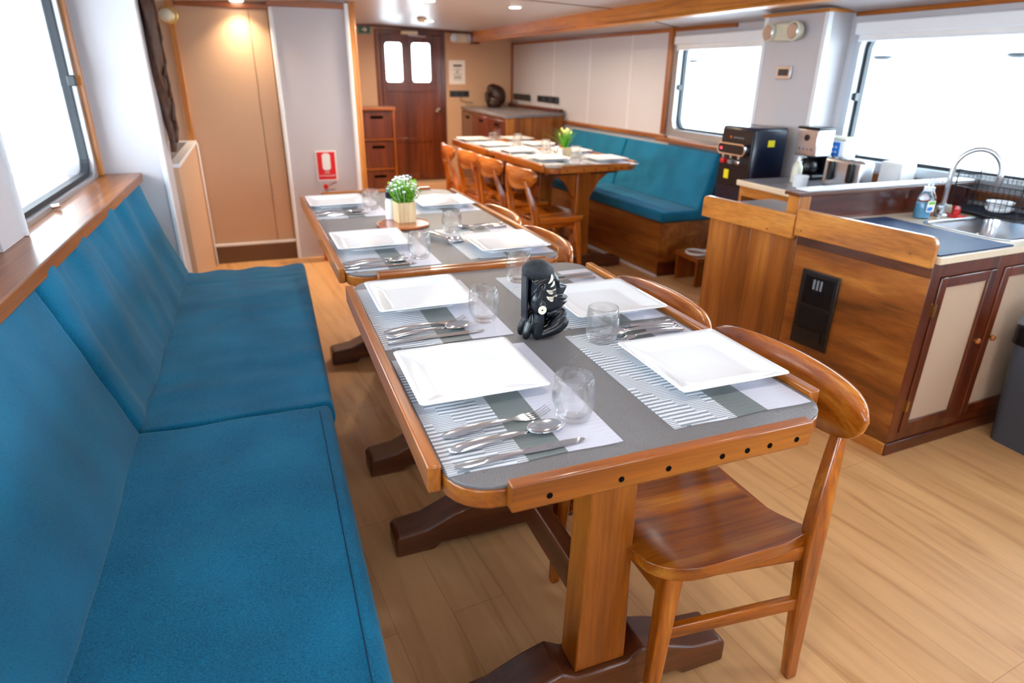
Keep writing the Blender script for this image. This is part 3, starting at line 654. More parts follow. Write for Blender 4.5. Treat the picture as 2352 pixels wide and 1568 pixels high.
def make_fork():
    mb = MB(); hnd(-0.1, 0.03, mb)
    pts = []
    for u in [i/8 for i in range(9)]:
        x = 0.03+0.028*u; w_ = 0.003+0.0085*math.sin(u*PI/2); z = 0.0055-0.002*math.sin(u*PI/2)
        pts.append([(x, -w_, z), (x, w_, z), (x, w_, z-0.0014), (x, -w_, z-0.0014)])
    mb.quadloft(pts)
    for j in range(4):
        y = -0.0098+0.00653*j; p = []
        for u in [i/6 for i in range(7)]:
            x = 0.0565+0.044*u; hw = 0.0017*(1-0.6*u); z = 0.0035+0.010*u*u-0.002*math.sin(u*PI)
            p.append([(x, y-hw, z), (x, y+hw, z), (x, y+hw, z-0.0013), (x, y-hw, z-0.0013)])
        mb.quadloft(p)
    o = mb.build('fork', M['steel'], None, local=True, smooth=True); o.data.set_sharp_from_angle(angle=math.radians(50)); props(o, 'x', 'fork'); return o
def make_spoon():
    mb = MB(); hnd(-0.105, 0.035, mb)
    n, m = 12, 16; top = []; c = 0.068
    rings = []
    for i in range(1, n+1):
        r = i/n; row = []
        for j in range(m):
            a = 2*PI*j/m; x = c+0.034*r*math.cos(a); y = 0.0215*r*math.sin(a)*(1-0.12*math.cos(a))
            row.append((x, y, 0.0015+0.0085*r**2.2))
        rings.append(row)
    mb.quadloft(rings, cap=False); bmesh.ops.contextual_create(mb.bm, geom=[v for v in mb.bm.verts if False]) if False else None
    v = [vv for vv in mb.bm.verts if (Vector(vv.co)-Vector((c, 0, 0.0015))).length < 0.0032 and abs(vv.co.z-0.0015) < 1e-4]
    v.sort(key=lambda q: math.atan2(q.co.y, q.co.x-c))
    if len(v) >= 3: mb.bm.faces.new(v)
    o = mb.build('spoon', M['steel'], None, local=True, smooth=True); s_ = o.modifiers.new('s', 'SOLIDIFY'); s_.thickness = 0.0012; s_.offset = 1; props(o, 'x', 'spoon'); return o
def make_knife():
    mb = MB(); pts = []
    for u in [i/10 for i in range(11)]:
        x = -0.115+0.115*u; w_ = 0.0088*(1-0.35*u)*math.sin(min(1, u*6+0.25)*PI/2); pts.append([(x, -w_, 0.003), (x, -w_*0.5, 0.0062), (x, w_*0.5, 0.0062), (x, w_, 0.003), (x, w_*0.5, 0.0004), (x, -w_*0.5, 0.0004)])
    mb.quadloft(pts); pts = []
    for u in [i/10 for i in range(11)]:
        x = 0.0+0.112*u; t = 0.0012*(1-0.4*u)
        yb = -0.007-0.0035*math.sin(u*PI*0.8); yt = 0.006-0.008*max(0, u-0.75)*4*0.6
        if u == 1: yb = -0.004; yt = 0.0
        pts.append([(x, yb, 0.0028), (x, yt, 0.0028+t), (x, yt, 0.0028-t)])
    mb.quadloft(pts)
    o = mb.build('table_knife', M['steel'], None, local=True, smooth=True); o.data.set_sharp_from_angle(angle=math.radians(40)); props(o, 'x', 'knife'); return o
proto = dict(plate=make_plate(), glass=make_glass(), mat=make_mat(), fork=make_fork(), spoon=make_spoon(), knife=make_knife()); used = set()
def item(k, x, y, z, rz, label, group, tilt=None):
    o = proto[k] if k not in used else proto[k].copy()
    if k in used: COL.objects.link(o)
    used.add(k); o.location = (x, y, z); o.rotation_euler = (0, 0, rz) if tilt is None else tilt
    o['label'] = label; o['group'] = group; return o
NM = dict(plate='white square plate', glass='clear tumbler', mat='grey striped placemat', fork='steel fork', spoon='steel spoon', knife='steel table knife')
G1 = 'near tables'
def setting(side, where, matc, plate, gl, cut, rz, items=('fork', 'spoon', 'knife'), grp=G1, gap=0.05, ca=0.1, rzp=0.0):
    zm = ZT+0.0002; zo = zm+0.0014
    item('mat', matc[0], matc[1], zm, rz, NM['mat']+' '+where, 'placemats on the '+grp)
    item('plate', plate[0], plate[1], zo, rz+rzp, NM['plate']+' '+where, 'plates on the '+grp)
    if gl: item('glass', gl[0], gl[1], zo if len(gl) < 3 else ZT+0.0001, random.random(), NM['glass']+' '+where, 'tumblers on the '+grp)
    s = 1 if side == 'L' else -1
    for i, k in enumerate(items):
        off = (gap*(1-i)); base = 0 if side == 'L' else PI
        item(k, cut[0]+(0.005*i)*s, cut[1]+off*s, zo, base+rz+ca-0.05*i*0.5, NM[k]+' '+where, k+'s on the '+grp)
setting('L', 'nearest the camera on the left of the nearest table', (0.354, 1.010), (0.332, 1.100), (0.457, 0.884), (0.323, 0.856), 0, ca=0.1, gap=0.048)
setting('L', 'left of the black carved figure', (0.352, 1.512), (0.349, 1.596), (0.463, 1.394), (0.318, 1.36), 0, ca=0.1, gap=0.036)
setting('R', 'by the nearest chair, right of the nearest table', (0.757, 1.013), (0.797, 0.988), (0.672, 1.178), (0.79, 1.205), 0, ca=0.02, gap=0.03)
setting('R', 'just behind the black carved figure', (0.757, 1.495), (0.79, 1.402), (0.660, 1.665), (0.79, 1.66), 0, items=('fork', 'knife'), ca=0.02, gap=0.04)
setting('L', 'left and in front of the white flower box', (0.345, 2.135), (0.325, 2.235), (0.448, 2.005), (0.30, 1.975), 0.018, ca=0.08, gap=0.036)
setting('L', 'at the far left of the second table', (0.33, 2.93), (0.30, 3.01), (0.432, 2.86), (0.29, 2.80), 0.018, ca=0.08, gap=0.036)
setting('R', 'right and in front of the white flower box', (0.745, 2.16), (0.765, 2.065), (0.648, 2.325), (0.775, 2.37), 0.018, ca=0.02, gap=0.03)
setting('R', 'right behind the white flower box', (0.735, 2.91), (0.755, 2.865), None, (0.76, 3.1), 0.018, items=('fork',), ca=0.02)
FT = [('L', 1.885, 4.215, 'first'), ('L', 1.855, 4.72, 'second'), ('L', 1.82, 5.18, 'third'), ('L', 1.80, 5.66, 'fourth'), ('R', 2.26, 4.10, 'first'), ('R', 2.24, 4.60, 'second'), ('R', 2.2, 5.13, 'third'), ('R', 2.19, 5.62, 'fourth')]
GP = [(1.965, 3.95), (1.965, 4.44), (1.92, 4.93), (1.9, 5.44), (2.12, 4.27), (2.11, 4.78), (2.08, 5.31), (2.06, 5.78)]
for (sd, x, y, od), g in zip(FT, GP):
    wh = '%s from the camera on the %s side of the right-hand tables' % (od, 'chair' if sd == 'L' else 'bench')
    setting(sd, wh, (x+(0.02 if sd == 'L' else -0.02), y-0.02), (x, y), g, (x+(-0.02 if sd == 'L' else 0.02), y-0.17 if sd == 'L' else y+0.17), 0.045, items=('spoon',), grp='far tables')

# ------------------------------------------------------------------ table centre pieces
bd = root('serving_board', (0.497, 2.50, ZT), 'round brown wooden board under the white flower box', 'board')
MB().lathe([(0.02, 0.0), (0.10, 0.0), (0.104, 0.004), (0.104, 0.009), (0.099, 0.011), (0.096, 0.0085), (0.02, 0.0085)], (0.497, 2.50, ZT+0.0003), 40).build('board_disc', W['board'], bd, smooth=False, bevel=0.001)
def flower_box(loc, w_, h, label, kind, rz=0.0):
    o = root('flower_box', loc, label, 'plant', rz); k = dict(local=True); q = w_/2
    for a, b, c, d in ((-q, q, -q, -q+0.004), (-q, q, q-0.004, q), (-q, -q+0.004, -q+0.0041, q-0.0041), (q-0.004, q, -q+0.0041, q-0.0041)):
        B(a, b, c, d, 0.0, h).build('box_side', W['paleZ'], o, **k)
    B(-q+0.0042, q-0.0042, -q+0.0042, q-0.0042, 0.001, h*0.8).build('filling', M['leaf2'], o, **k)
    rnd = random.Random(3 if kind == 'white' else 8)
    lf = MB()
    if kind == 'white':
        heads = []
        for i in range(150):
            a = rnd.random()*2*PI; r = q*0.85*math.sqrt(rnd.random()); a2 = rnd.random()*2*PI
            x, y = r*math.cos(a), r*math.sin(a); H = h+0.02+0.055*rnd.random(); sx = x*1.75+0.012*math.cos(a2); sy = y*1.75+0.012*math.sin(a2)
            lf.tube([(x, y, h*0.75), ((x+sx)/2, (y+sy)/2, (h*0.8+H)/2), (sx, sy, H)], [0.0007, 0.0006, 0.0004], 3)
            for q_ in range(8):
                t = 0.3+0.7*rnd.random(); px, py, pz = x+(sx-x)*t, y+(sy-y)*t, h*0.75+(H-h*0.75)*t; b = rnd.random()*2*PI; L = 0.012+0.008*rnd.random()
                d = Vector((math.cos(b), math.sin(b), 0.5+rnd.random()))*L; n = Vector((-math.sin(b), math.cos(b), 0))*0.0028
                p = Vector((px, py, pz)); vs = [lf.bm.verts.new(p), lf.bm.verts.new(p+d*0.5+n), lf.bm.verts.new(p+d), lf.bm.verts.new(p+d*0.5-n)]; lf.bm.faces.new(vs)
        lf.build('foliage', M['leaf'], o, **k)
        for i in range(56):
            a = i*2.399; r = 0.062*math.sqrt((i+0.5)/56); x, y = r*math.cos(a), r*math.sin(a); z = h+0.03+0.058*(1-(r/0.066)**2)+0.018*rnd.random()
            fb = MB(); fb.tube([(x*0.5, y*0.5, h), (x, y, z)], 0.0006, 4); 
            for c_ in range(5):
                b = c_*2*PI/5; fb.ball((x+0.0028*math.cos(b), y+0.0028*math.sin(b), z+0.0005*c_), 0.0036, 1, 1, 0.6, 6)
            fb.build('flower', M['petal'], o, **k)
    else:
        for i in range(70):
            a = rnd.random()*2*PI; r0 = q*0.6*rnd.random(); R_ = 0.03+0.05*rnd.random(); H = h+0.06+0.08*rnd.random()
            if i == 0: a = 2.6; R_ = 0.14; H = h+0.1
            c, s_ = math.cos(a), math.sin(a); n = Vector((-s_, c, 0)); row = []
            for u in (0, 0.35, 0.7, 0.9, 1):
                p = Vector((c*(r0+R_*u*u), s_*(r0+R_*u*u), h*0.7+(H-h*0.7)*(u if u < 0.8 else 0.8+(u-0.8)*0.7))); hw = 0.005*(1-u)**0.6+0.0006
                row.append([tuple(p-n*hw), tuple(p+n*hw), tuple(p+n*hw*0.5+Vector((0, 0, -0.001)))])
            lf.quadloft(row)
        lf.build('foliage', M['leaf2'], o, **k)
        for i in range(9):
            a = i*2.4; r = 0.012+0.035*((i*7) % 9)/9; x, y, z = r*math.cos(a), r*math.sin(a), h+0.075+0.04*rnd.random()
            MB().tube([(x*0.3, y*0.3, h), (x, y, z)], 0.0012, 5).ball((x, y, z+0.008), 0.009, 0.85, 0.85, 1.3, 8).build('flower', M['tulip'], o, smooth=True, **k)
    return o
flower_box((0.512, 2.535, ZT+0.0095), 0.072, 0.078, 'small plywood box planted with tiny white flowers on a round board', 'white', 0.12)
flower_box((2.06, 4.33, ZT+0.0003), 0.064, 0.072, 'pale wooden box with green blades and yellow flowers on the far tables', 'tulip', 0.1)
sh = root('shaker', (0.468, 2.592, ZT+0.0095), 'white shaker bottle with dark cap standing behind the white flower box', 'shaker')
MB().lathe([(0.002, 0), (0.02, 0), (0.0205, 0.004), (0.02, 0.07), (0.016, 0.082), (0.002, 0.083)], (0.468, 2.592, ZT+0.0095), 24).build('bottle_body', M['white'], sh, smooth=True)
MB().lathe([(0.002, 0.084), (0.0165, 0.084), (0.017, 0.115), (0.014, 0.12), (0.002, 0.12)], (0.468, 2.592, ZT+0.0095), 24).build('cap', M['navy'], sh, smooth=True)
for nm, x, y, mt, lb_ in (('salt_shaker', 2.012, 4.30, 'white', 'white salt shaker beside the green plant box on the far tables'), ('pepper_grinder', 2.035, 4.42, 'steel', 'shiny tall pepper grinder behind the salt shaker on the far tables')):
    o = root(nm, (x, y, ZT), lb_, 'shaker'); hh = 0.065 if mt == 'white' else 0.095
    MB().lathe([(0.002, 0), (0.017, 0), (0.018, 0.004), (0.0155, hh*0.7), (0.013, hh*0.8), (0.002, hh*0.8)], (x, y, ZT+0.0003), 20).build('shaker_body', M[mt], o, smooth=True)
    MB().lathe([(0.002, hh*0.805), (0.014, hh*0.805), (0.014, hh*0.95), (0.009, hh), (0.002, hh)], (x, y, ZT+0.0003), 20).build('cap', M['white' if mt == 'white' else 'black'], o, smooth=True)
nb = MB().prism(rrect(1.93, 2.02, 5.36, 5.45, 0.02), ZT+0.0003, ZT+0.03).build('napkin_bowl', W['chairX'], None, bevel=0.008); props(nb, 'small orange wooden dish on the farthest table', 'bowl')
for i, (x, y, r, k, z, zl, tw) in enumerate(((0.590, 2.24, 2.05, 'spoon', 0.006, 'salad spoon resting bowl down on the grey cover near the flower box', 0.0), (0.578, 2.215, 1.93, 'fork', 0.012, 'salad fork lying on the salad spoon near the flower box', 0.0))):
    item(k, x, y, ZT+z-0.005, r+PI, 'steel '+zl, 'salad servers beside the white flower box', tilt=(0.0, 0.03, r+PI)).scale = (1.0, 1.3, 1.3)

# carved black figure
st = root('carved_figure', (0.557, 1.262, ZT+0.0003), 'glossy black carved wooden figure with bone inlaid grin resting its chin on its hands', 'figurine', 0.02); k = dict(local=True)
g = 0.000177
def P(a, b, y=0.0): return ((a-570)*g*1.1, y, (1335-b)*g*0.94)
def spl(pts, rs, n=6):
    P_ = [Vector(p) for p in pts]; out = []; ro = []
    for i in range(len(P_)-1):
        p0 = P_[max(i-1, 0)]; p1 = P_[i]; p2 = P_[i+1]; p3 = P_[min(i+2, len(P_)-1)]
        for k_ in range(n):
            t = k_/n; out.append(0.5*((2*p1)+(p2-p0)*t+(2*p0-5*p1+4*p2-p3)*t*t+(3*p1-p0-3*p2+p3)*t**3)); ro.append(rs[i]+(rs[i+1]-rs[i])*t)
    return out+[P_[-1]], ro+[rs[-1]]
def stube(mb, pts, rs, cap_r=True):
    a, b = spl(pts, rs); mb.tube(a, b, 16); mb.ball(a[0], b[0]*0.98); mb.ball(a[-1], b[-1]*0.98)
mb = MB()
prof = [(395, 470), (480, 430), (590, 400), (690, 385), (725, 450), (745, 540), (800, 590), (905, 655), (885, 700), (862, 745), (850, 770), (890, 785), (918, 803), (900, 825), (870, 838), (900, 852), (912, 872), (880, 900), (840, 930), (780, 960), (680, 985), (560, 985), (470, 950), (410, 880), (385, 760), (385, 600)]
rings = []
for q_ in range(13):
    t = -PI/2+PI*q_/12; yy = 0.0245*math.sin(t); sc = max(0.3, math.cos(t))**0.42
    nn = []
    for a, b in prof:
        if a > 760 and b < 765: a = 745+(a-745)*max(0.0, 1-(abs(yy)/0.017)**2)
        elif a > 850: a = 835+(a-835)*max(0.0, 1-(abs(yy)/0.021)**2)
        nn.append(P(520+(a-520)*sc, 700+(b-700)*(0.3+0.7*sc), yy))
    rings.append(nn)
mb.quadloft(rings)
for s in (-1, 1):
    stube(mb, [P(660, 440, s*0.010), P(715, 540, s*0.011), P(760, 640, s*0.008)], [0.009, 0.0095, 0.006])
    stube(mb, [P(520, 590, s*0.0235), P(462, 700, s*0.026), P(450, 800, s*0.026), P(490, 870, s*0.0255)], [0.009, 0.011, 0.013, 0.016])
    stube(mb, [P(500, 930, s*0.020), P(490, 1080, s*0.021), P(480, 1240, s*0.022), P(478, 1275, s*0.022)], [0.013, 0.0145, 0.0125, 0.0105])
    stube(mb, [P(480, 1270, s*0.022), P(590, 1240, s*0.022), P(720, 1195, s*0.020), P(800, 1130, s*0.016)], [0.0105, 0.0135, 0.0165, 0.0185])
    stube(mb, [P(670, 1165, s*0.018), P(750, 1090, s*0.016), P(815, 1010, s*0.012)], [0.011, 0.013, 0.012])
    stube(mb, [P(812, 1000, s*0.009), P(730, 985, s*0.006), P(650, 1015, s*0.005)], [0.011, 0.013, 0.011])
    stube(mb, [P(450, 1000, s*0.008), P(410, 1110, s*0.012), P(360, 1230, s*0.015), P(352, 1280, s*0.015)], [0.011, 0.012, 0.010, 0.0085])
mb.box(P(345, 0)[0], P(372, 0)[0], -0.0155, 0.0155, P(0, 1060)[2], P(0, 440)[2])
bd_ = mb.build('body', M['ebony'], st, smooth=True, **k)
rm = bd_.modifiers.new('r', 'REMESH'); rm.mode = 'VOXEL'; rm.voxel_size = 0.0011; rm.use_smooth_shade = True
sm = bd_.modifiers.new('s', 'SMOOTH'); sm.iterations = 6; sm.factor = 0.5
MB().ball(P(520, 400), 0.036, 1.08, 0.74, 0.74, 28, Matrix.Rotation(0.2, 3, 'Y')).build('hair_cap', M['hair'], st, smooth=True, **k)
for s in (-1, 1):
    MB().disc(P(490, 868, s*0.0415), (0, s, 0), 0.0098, 0.002, 28).build('ear_disc', M['bone'], st, **k)
    MB().disc(P(487, 866, s*0.0427), (0, s, 0), 0.0018, 0.001, 12).build('ear_dot', M['black'], st, **k)
def crescent(cx, cz, wd, ht, y, s, a0=0.0):
    mb = MB(); n = 14; rings = []
    for i in range(n+1):
        u = -1+2*i/n; x = cx+u*wd; zt = cz+0.2*ht*u*u; zb = cz-ht*(1-u*u); xx = x
        c, sn = math.cos(a0), math.sin(a0); f = lambda x_, z_: (cx+(x_-cx)*c-(z_-cz)*sn, cz+(x_-cx)*sn+(z_-cz)*c)
        (xa, za), (xb, zb2) = f(xx, zt), f(xx, zb-0.0002)
        yy = y*s*(1-0.22*max(0, u)); rings.append([(xa, yy-0.003*s, za), (xa, yy, za), (xb, yy, zb2), (xb, yy-0.003*s, zb2)])
    return mb.quadloft(rings)
for s in (-1, 1):
    for (a, b, wd, ht, ro) in ((640, 640, 0.0125, 0.0095, -0.03), (652, 735, 0.0145, 0.0110, -0.05)):
        x, _, z = P(a, b); crescent(x, z, wd, ht, 0.0258, s, ro).build('teeth', M['bone'], st, **k)
        tm = MB()
        for q_ in range(5):
            tx = x-0.0075+0.0036*q_; tm.box(tx, tx+0.0005, min(s*0.021, s*0.0262), max(s*0.021, s*0.0262), z-ht*0.75, z-0.0005)
        tm.box(x-0.008, x+0.008, min(s*0.021, s*0.0261), max(s*0.021, s*0.0261), z-ht*0.42, z-ht*0.42+0.0005)
        tm.build('tooth_lines', M['black'], st, **k)
    x, _, z = P(622, 480); crescent(x, z, 0.0115, 0.006, 0.0256, s, 1.15).build('eye_inlay', M['bone'], st, **k)
    x, _, z = P(650, 550); crescent(x, z, 0.009, 0.005, 0.0257, s, 1.0).build('eye_inlay', M['bone'], st, **k)

# ------------------------------------------------------------------ back wall: door, signs, cabinets
d = root('door_1', (1.69, YB, 0.14), None, None); d['kind'] = 'structure'
MB().box(1.315, 1.36, YB-0.03, YB-0.001, 0.12, 1.7185).box(2.03, 2.08, YB-0.03, YB-0.001, 0.12, 1.7185).box(1.3601, 2.0299, YB-0.03, YB-0.001, 1.675, 1.7185).build('door_frame', W['redZ'], d, bevel=0.004)
lf = MB()
for a in ((1.362, 1.40, 0.145, 1.67), (1.96, 2.028, 0.145, 1.67), (1.4001, 1.9599, 1.605, 1.67), (1.4001, 1.9599, 1.10, 1.19), (1.4001, 1.9599, 0.145, 0.2), (1.4251, 1.8999, 0.56, 0.61), (1.605, 1.69, 1.1901, 1.6049), (1.4001, 1.425, 0.2001, 1.0999), (1.9, 1.9599, 0.2001, 1.0999)):
    lf.box(a[0], a[1], YB-0.045, YB-0.02, a[2], a[3])
lf.build('door_leaf', W['redZ'], d, bevel=0.004)
for z0, z1 in ((0.195, 0.565), (0.605, 1.105)): B(1.42, 1.905, YB-0.034, YB-0.022, z0, z1).build('door_panel', W['redZ'], d, bevel=0.008)
for x0, x1 in ((1.4, 1.605), (1.69, 1.96)):
    pf = ring(x0+0.012, x1-0.012-(0.04 if x1 > 1.9 else 0), 1.2, 1.595, 0.03, x0, x1, 1.19, 1.605, 0.004, YB-0.043, YB-0.025, 'Y').build('pane_surround', W['redZ'], d)
    B(x0+0.008, x1-0.008, YB-0.034, YB-0.030, 1.194, 1.601).build('pane', M['pane'], pf)
MB().tube([(1.985, YB-0.047, 0.905), (1.985, YB-0.085, 0.905), (1.93, YB-0.09, 0.895)], 0.011).disc((1.985, YB-0.049, 0.905), (0, 1, 0), 0.026, 0.006).build('door_handle', M['steel'], d, smooth=True)
dc = MB().box(1.585, 1.77, YB-0.09, YB-0.046, 1.675, 1.71).build('closer_body', M['cream'], d, bevel=0.006)
MB().beam((1.66, YB-0.08, 1.668), (1.86, YB-0.06, 1.655), 0.014, 0.012).build('closer_arm', M['steel'], d)
S('trim_24', B(1.25, 2.15, YB-0.25, YB-0.001, 0, 0.125), M['wallwarm'], bevel=0.006)
def sign_flat(nm, x0, x1, y, z0, z1, base, label, cat):
    o = root(nm, ((x0+x1)/2, y, z0), label, cat); B(x0, x1, y-0.004, y-0.001, z0, z1).build('sign_board', base, o, bevel=0.001); return o
e = sign_flat('exit_sign', 1.14, 1.28, YB, 1.668, 1.757, M['green'], 'small green exit direction sign with white arrow, left of the wooden door', 'sign')
ring(1.149, 1.271, 1.676, 1.749, 0.004, 1.146, 1.274, 1.673, 1.752, 0.004, YB-0.0055, YB-0.0045, 'Y').build('border', M['paper'], e)
MB().box(1.185, 1.22, YB-0.0062, YB-0.0045, 1.705, 1.72).profile([(1.21, 1.685), (1.245, 1.7125), (1.21, 1.74), (1.21, 1.725), (1.222, 1.7125), (1.21, 1.70)], 'Y', YB-0.0062, YB-0.0045).build('arrow', M['paper'], e)
nt_ = sign_flat('notice_sheet', 2.13, 2.32, YB, 1.18, 1.43, M['paper'], 'white printed notice taped on the wall right of the wooden door', 'notice')
pm = MB()
for z, a, b, h in ((1.375, 2.18, 2.28, 0.02), (1.345, 2.2, 2.26, 0.004), (1.33, 2.17, 2.285, 0.003), (1.31, 2.215, 2.24, 0.012), (1.29, 2.185, 2.28, 0.003), (1.277, 2.175, 2.285, 0.003), (1.255, 2.19, 2.27, 0.01), (1.24, 2.175, 2.285, 0.003), (1.225, 2.18, 2.28, 0.003)):
    pm.box(a, b, YB-0.0052, YB-0.0042, z-h/2, z+h/2)
pm.build('print', M['outlet'], nt_)
def outlet(x0, x1, y0, y1, z0, z1, label, face):
    o = root('outlet_strip', ((x0+x1)/2, (y0+y1)/2, z0), label, 'outlet'); B(x0, x1, y0, y1, z0, z1).build('plate', M['outlet'], o, bevel=0.003)
    for i in range(3):
        t = (i+0.5)/3
        if face == 'Y': B(x0+(x1-x0)*t-0.025, x0+(x1-x0)*t+0.025, y0-0.003, y0+0.001, z0+0.014, z1-0.014).build('socket', M['black'], o)
        else: B(x0-0.003, x0+0.001, y0+(y1-y0)*t-0.04, y0+(y1-y0)*t+0.04, z0+0.014, z1-0.014).build('socket', M['black'], o)
    return o
outlet(2.13, 2.36, YB-0.012, YB-0.001, 1.045, 1.11, 'dark three-gang power outlet strip under the printed notice', 'Y')
outlet(2.892, 2.9, 7.05, 7.55, 1.02, 1.085, 'dark outlet strip on the right wall nearest the room corner', 'X')
outlet(2.915, 2.925, 6.35, 6.88, 1.02, 1.085, 'dark outlet strip on the right wall farther from the room corner', 'X')
ob = MB().tube([(2.26, YB-0.02, 1.05), (2.25, YB-0.03, 1.01), (2.31, YB-0.04, 0.99), (2.4, YB-0.03, 0.985)], 0.004, 6).build('power_cord', M['black'], None, smooth=True); props(ob, 'thin black cord hanging from the outlet strip onto the corner cabinet', 'cord')
def emergency_light(o, f):   # f maps (u across, v depth out, z) to world
    def bx(u0, u1, v0, v1, z0, z1): a = f(u0, v0, z0); b = f(u1, v1, z1); return B(min(a[0], b[0]), max(a[0], b[0]), min(a[1], b[1]), max(a[1], b[1]), z0, z1)
    bx(-0.085, 0.085, 0.001, 0.055, -0.05+o[2], 0.05+o[2]).build('housing', M['cream'], RT, bevel=0.018, seg=4)
    for s in (-1, 1):
        h = MB().tube([f(s*0.1, 0.03, o[2]), f(s*0.1, 0.075, o[2])], [0.042, 0.05], 24).build('lamp_head', M['cream'], RT, bevel=0.004)
        MB().tube([f(s*0.1, 0.0755, o[2]), f(s*0.1, 0.079, o[2])], [0.041, 0.036], 24).build('lens', M['brushed'], h)
RT = root('emergency_light', (2.27, YB, 1.665), 'twin headed cream emergency light on the back wall beside the beam end', 'light')
emergency_light((0, 0, 1.655), lambda u, v, z: (2.262+u*0.85, YB-v, z))
RT = root('emergency_light', (2.85, 3.14, 1.49), 'twin headed cream emergency light high on the right-hand pillar', 'light')
emergency_light((0, 0, 1.535), lambda u, v, z: (2.851-v, 3.14+u*0.95, z))
o = root('switch_panel', (2.85, 3.13, 1.3), 'small grey control panel in the middle of the right-hand pillar', 'switch')
B(2.838, 2.851, 3.075, 3.19, 1.292, 1.362).build('frame', M['brushed'], o, bevel=0.003); B(2.835, 2.8385, 3.095, 3.17, 1.31, 1.345).build('screen', M['outlet'], o)
# corner cabinet
cbn = root('corner_cabinet', (2.5, 6.6, 0), 'dark wooden sideboard in the far right corner with three slotted doors', 'cabinet')
A_, B_, C_, D_ = (2.28, YB-0.003), (2.185, 5.885), (2.918, 6.2), (2.888, YB-0.003)
MB().prism([A_, B_, C_, D_], 0.0, 0.915).build('carcass', W['panelZ'], cbn)
MB().prism([(A_[0]-0.02, A_[1]), (B_[0]-0.02, B_[1]-0.02), (C_[0], C_[1]-0.02), D_], 0.9155, 0.943).build('cabinet_top', M['counter'], cbn, bevel=0.003)
MB().prism([(C_[0]-0.04, C_[1]-0.01), (C_[0], C_[1]), (D_[0], D_[1]), (D_[0]-0.04, D_[1])], 0.9435, 0.975).build('back_rail', W['darkY'], cbn, bevel=0.003)
for i in range(3):
    a, b = i/3+0.012, (i+1)/3-0.012
    pA = Vector(A_); pB = Vector(B_); n = Vector((-(pB-pA).y, (pB-pA).x)).normalized(); n = -n if n.x > 0 else n
    q0 = pB.lerp(pA, a); q1 = pB.lerp(pA, b); off = n*0.018
    dd = MB().prism([tuple(q0+n*0.001), tuple(q1+n*0.001), tuple(q1+off), tuple(q0+off)], 0.06, 0.89).build('door', W['darkZ'], cbn, bevel=0.004)
    c0 = q0.lerp(q1, 0.3); c1 = q0.lerp(q1, 0.6); o2 = n*0.0195
    MB().prism([tuple(c0+off), tuple(c1+off), tuple(c1+o2), tuple(c0+o2)], 0.83, 0.857).build('hand_slot', M['slot'], dd)
sc = root('wood_sculpture', (2.56, 7.3, 0.9585), 'dark lumpy carved wooden sculpture on the corner cabinet', 'sculpture')
mb = MB(); stube(mb, [(2.56, 7.3, 1.03), (2.6, 7.3, 1.06), (2.6, 7.3, 1.1), (2.55, 7.3, 1.14)], [0.07, 0.1, 0.095, 0.07]); mb.lathe([(0.002, 0), (0.075, 0), (0.09, 0.05), (0.06, 0.09), (0.002, 0.09)], (2.565, 7.3, 0.9587), 24)
mb.ball((2.53, 7.29, 1.15), 0.055).tube([(2.56, 7.29, 1.14), (2.47, 7.28, 1.1), (2.48, 7.27, 1.02)], [0.03, 0.026, 0.03], 10)
so = mb.build('sculpture_body', M['brownlump'], sc, smooth=True); r_ = so.modifiers.new('r', 'REMESH'); r_.mode = 'VOXEL'; r_.voxel_size = 0.007; r_.use_smooth_shade = True; q7 = so.modifiers.new('s', 'SMOOTH'); q7.iterations = 8
sc.location.z -= 0.0151
# shelf with three drawers
sf = root('drawer_cabinet', (1.1, 7.35, 0), 'reddish wooden cabinet with three stacked slotted drawers, left of the door', 'cabinet')
MB().box(0.75, 0.77, 7.22, YB-0.03, 0, 0.925).box(1.385, 1.41, 7.22, YB-0.03, 0, 0.925).box(0.7701, 1.3849, 7.52, YB-0.03, 0, 0.925).build('carcass', W['tableZ'], sf, bevel=0.002)
B(0.742, 1.42, 7.205, YB-0.001-0.03, 0.9255, 0.955).build('cabinet_top', W['tableX'], sf, bevel=0.003)
for i, (z0, z1) in enumerate(((0.02, 0.3), (0.33, 0.61), (0.64, 0.915))):
    B(0.7701, 1.3849, 7.225, 7.5, z0-0.02, z0-0.0005).build('divider', W['tableX'], sf)
    q = B(0.7705, 1.3845, 7.24, 7.51, z0, z1).build('drawer', W['redZ'], sf, bevel=0.003)
    MB().profile(rrect(1.15, 1.29, z1-0.075, z1-0.045, 0.0145), 'Y', 7.2375, 7.2395).build('hand_slot', M['slot'], q)
# ceiling lights and detector
def downlight(x, y, label, power=9, z=None, colr=(1, 0.80, 0.56)):
    z = cz(x)
    o = root('ceiling_downlight', (x, y, z), label, 'light')
    ring(-0.001, 0.001, -0.001, 0.001, 0.0005, -0.05, 0.05, -0.05, 0.05, 0.0499, -0.006, -0.0005, 'Z').build('trim_ring', M['white'], o, local=True)
    MB().lathe([(0.001, -0.0105), (0.036, -0.0095), (0.04, -0.0062), (0.001, -0.0061)], seg=24).build('diffuser', M['lamp'], o, local=True, smooth=True)
    if power:
        l = bpy.data.lights.new('lamp', 'AREA'); l.shape = 'DISK'; l.size = 0.08; l.energy = power; l.color = colr; l.spread = math.radians(165)
        lo = link(bpy.data.objects.new('lamp', l)); lo.parent = o; lo.location = (0, 0, -0.013)
DL = [(-0.01, 4.89, 'glowing round downlight in front of the tan wall'), (1.648, 6.53, 'glowing round downlight nearest the wooden door'), (1.838, 4.78, 'glowing round downlight above the right-hand tables'), (1.225, 4.835, 'glowing round downlight at the top edge above the second table')]
for x, y, l in DL: downlight(x, y, l, 1.6 if x < 0.5 else POW['dl'])
COL.objects['lamp'].data.spread = math.radians(110)
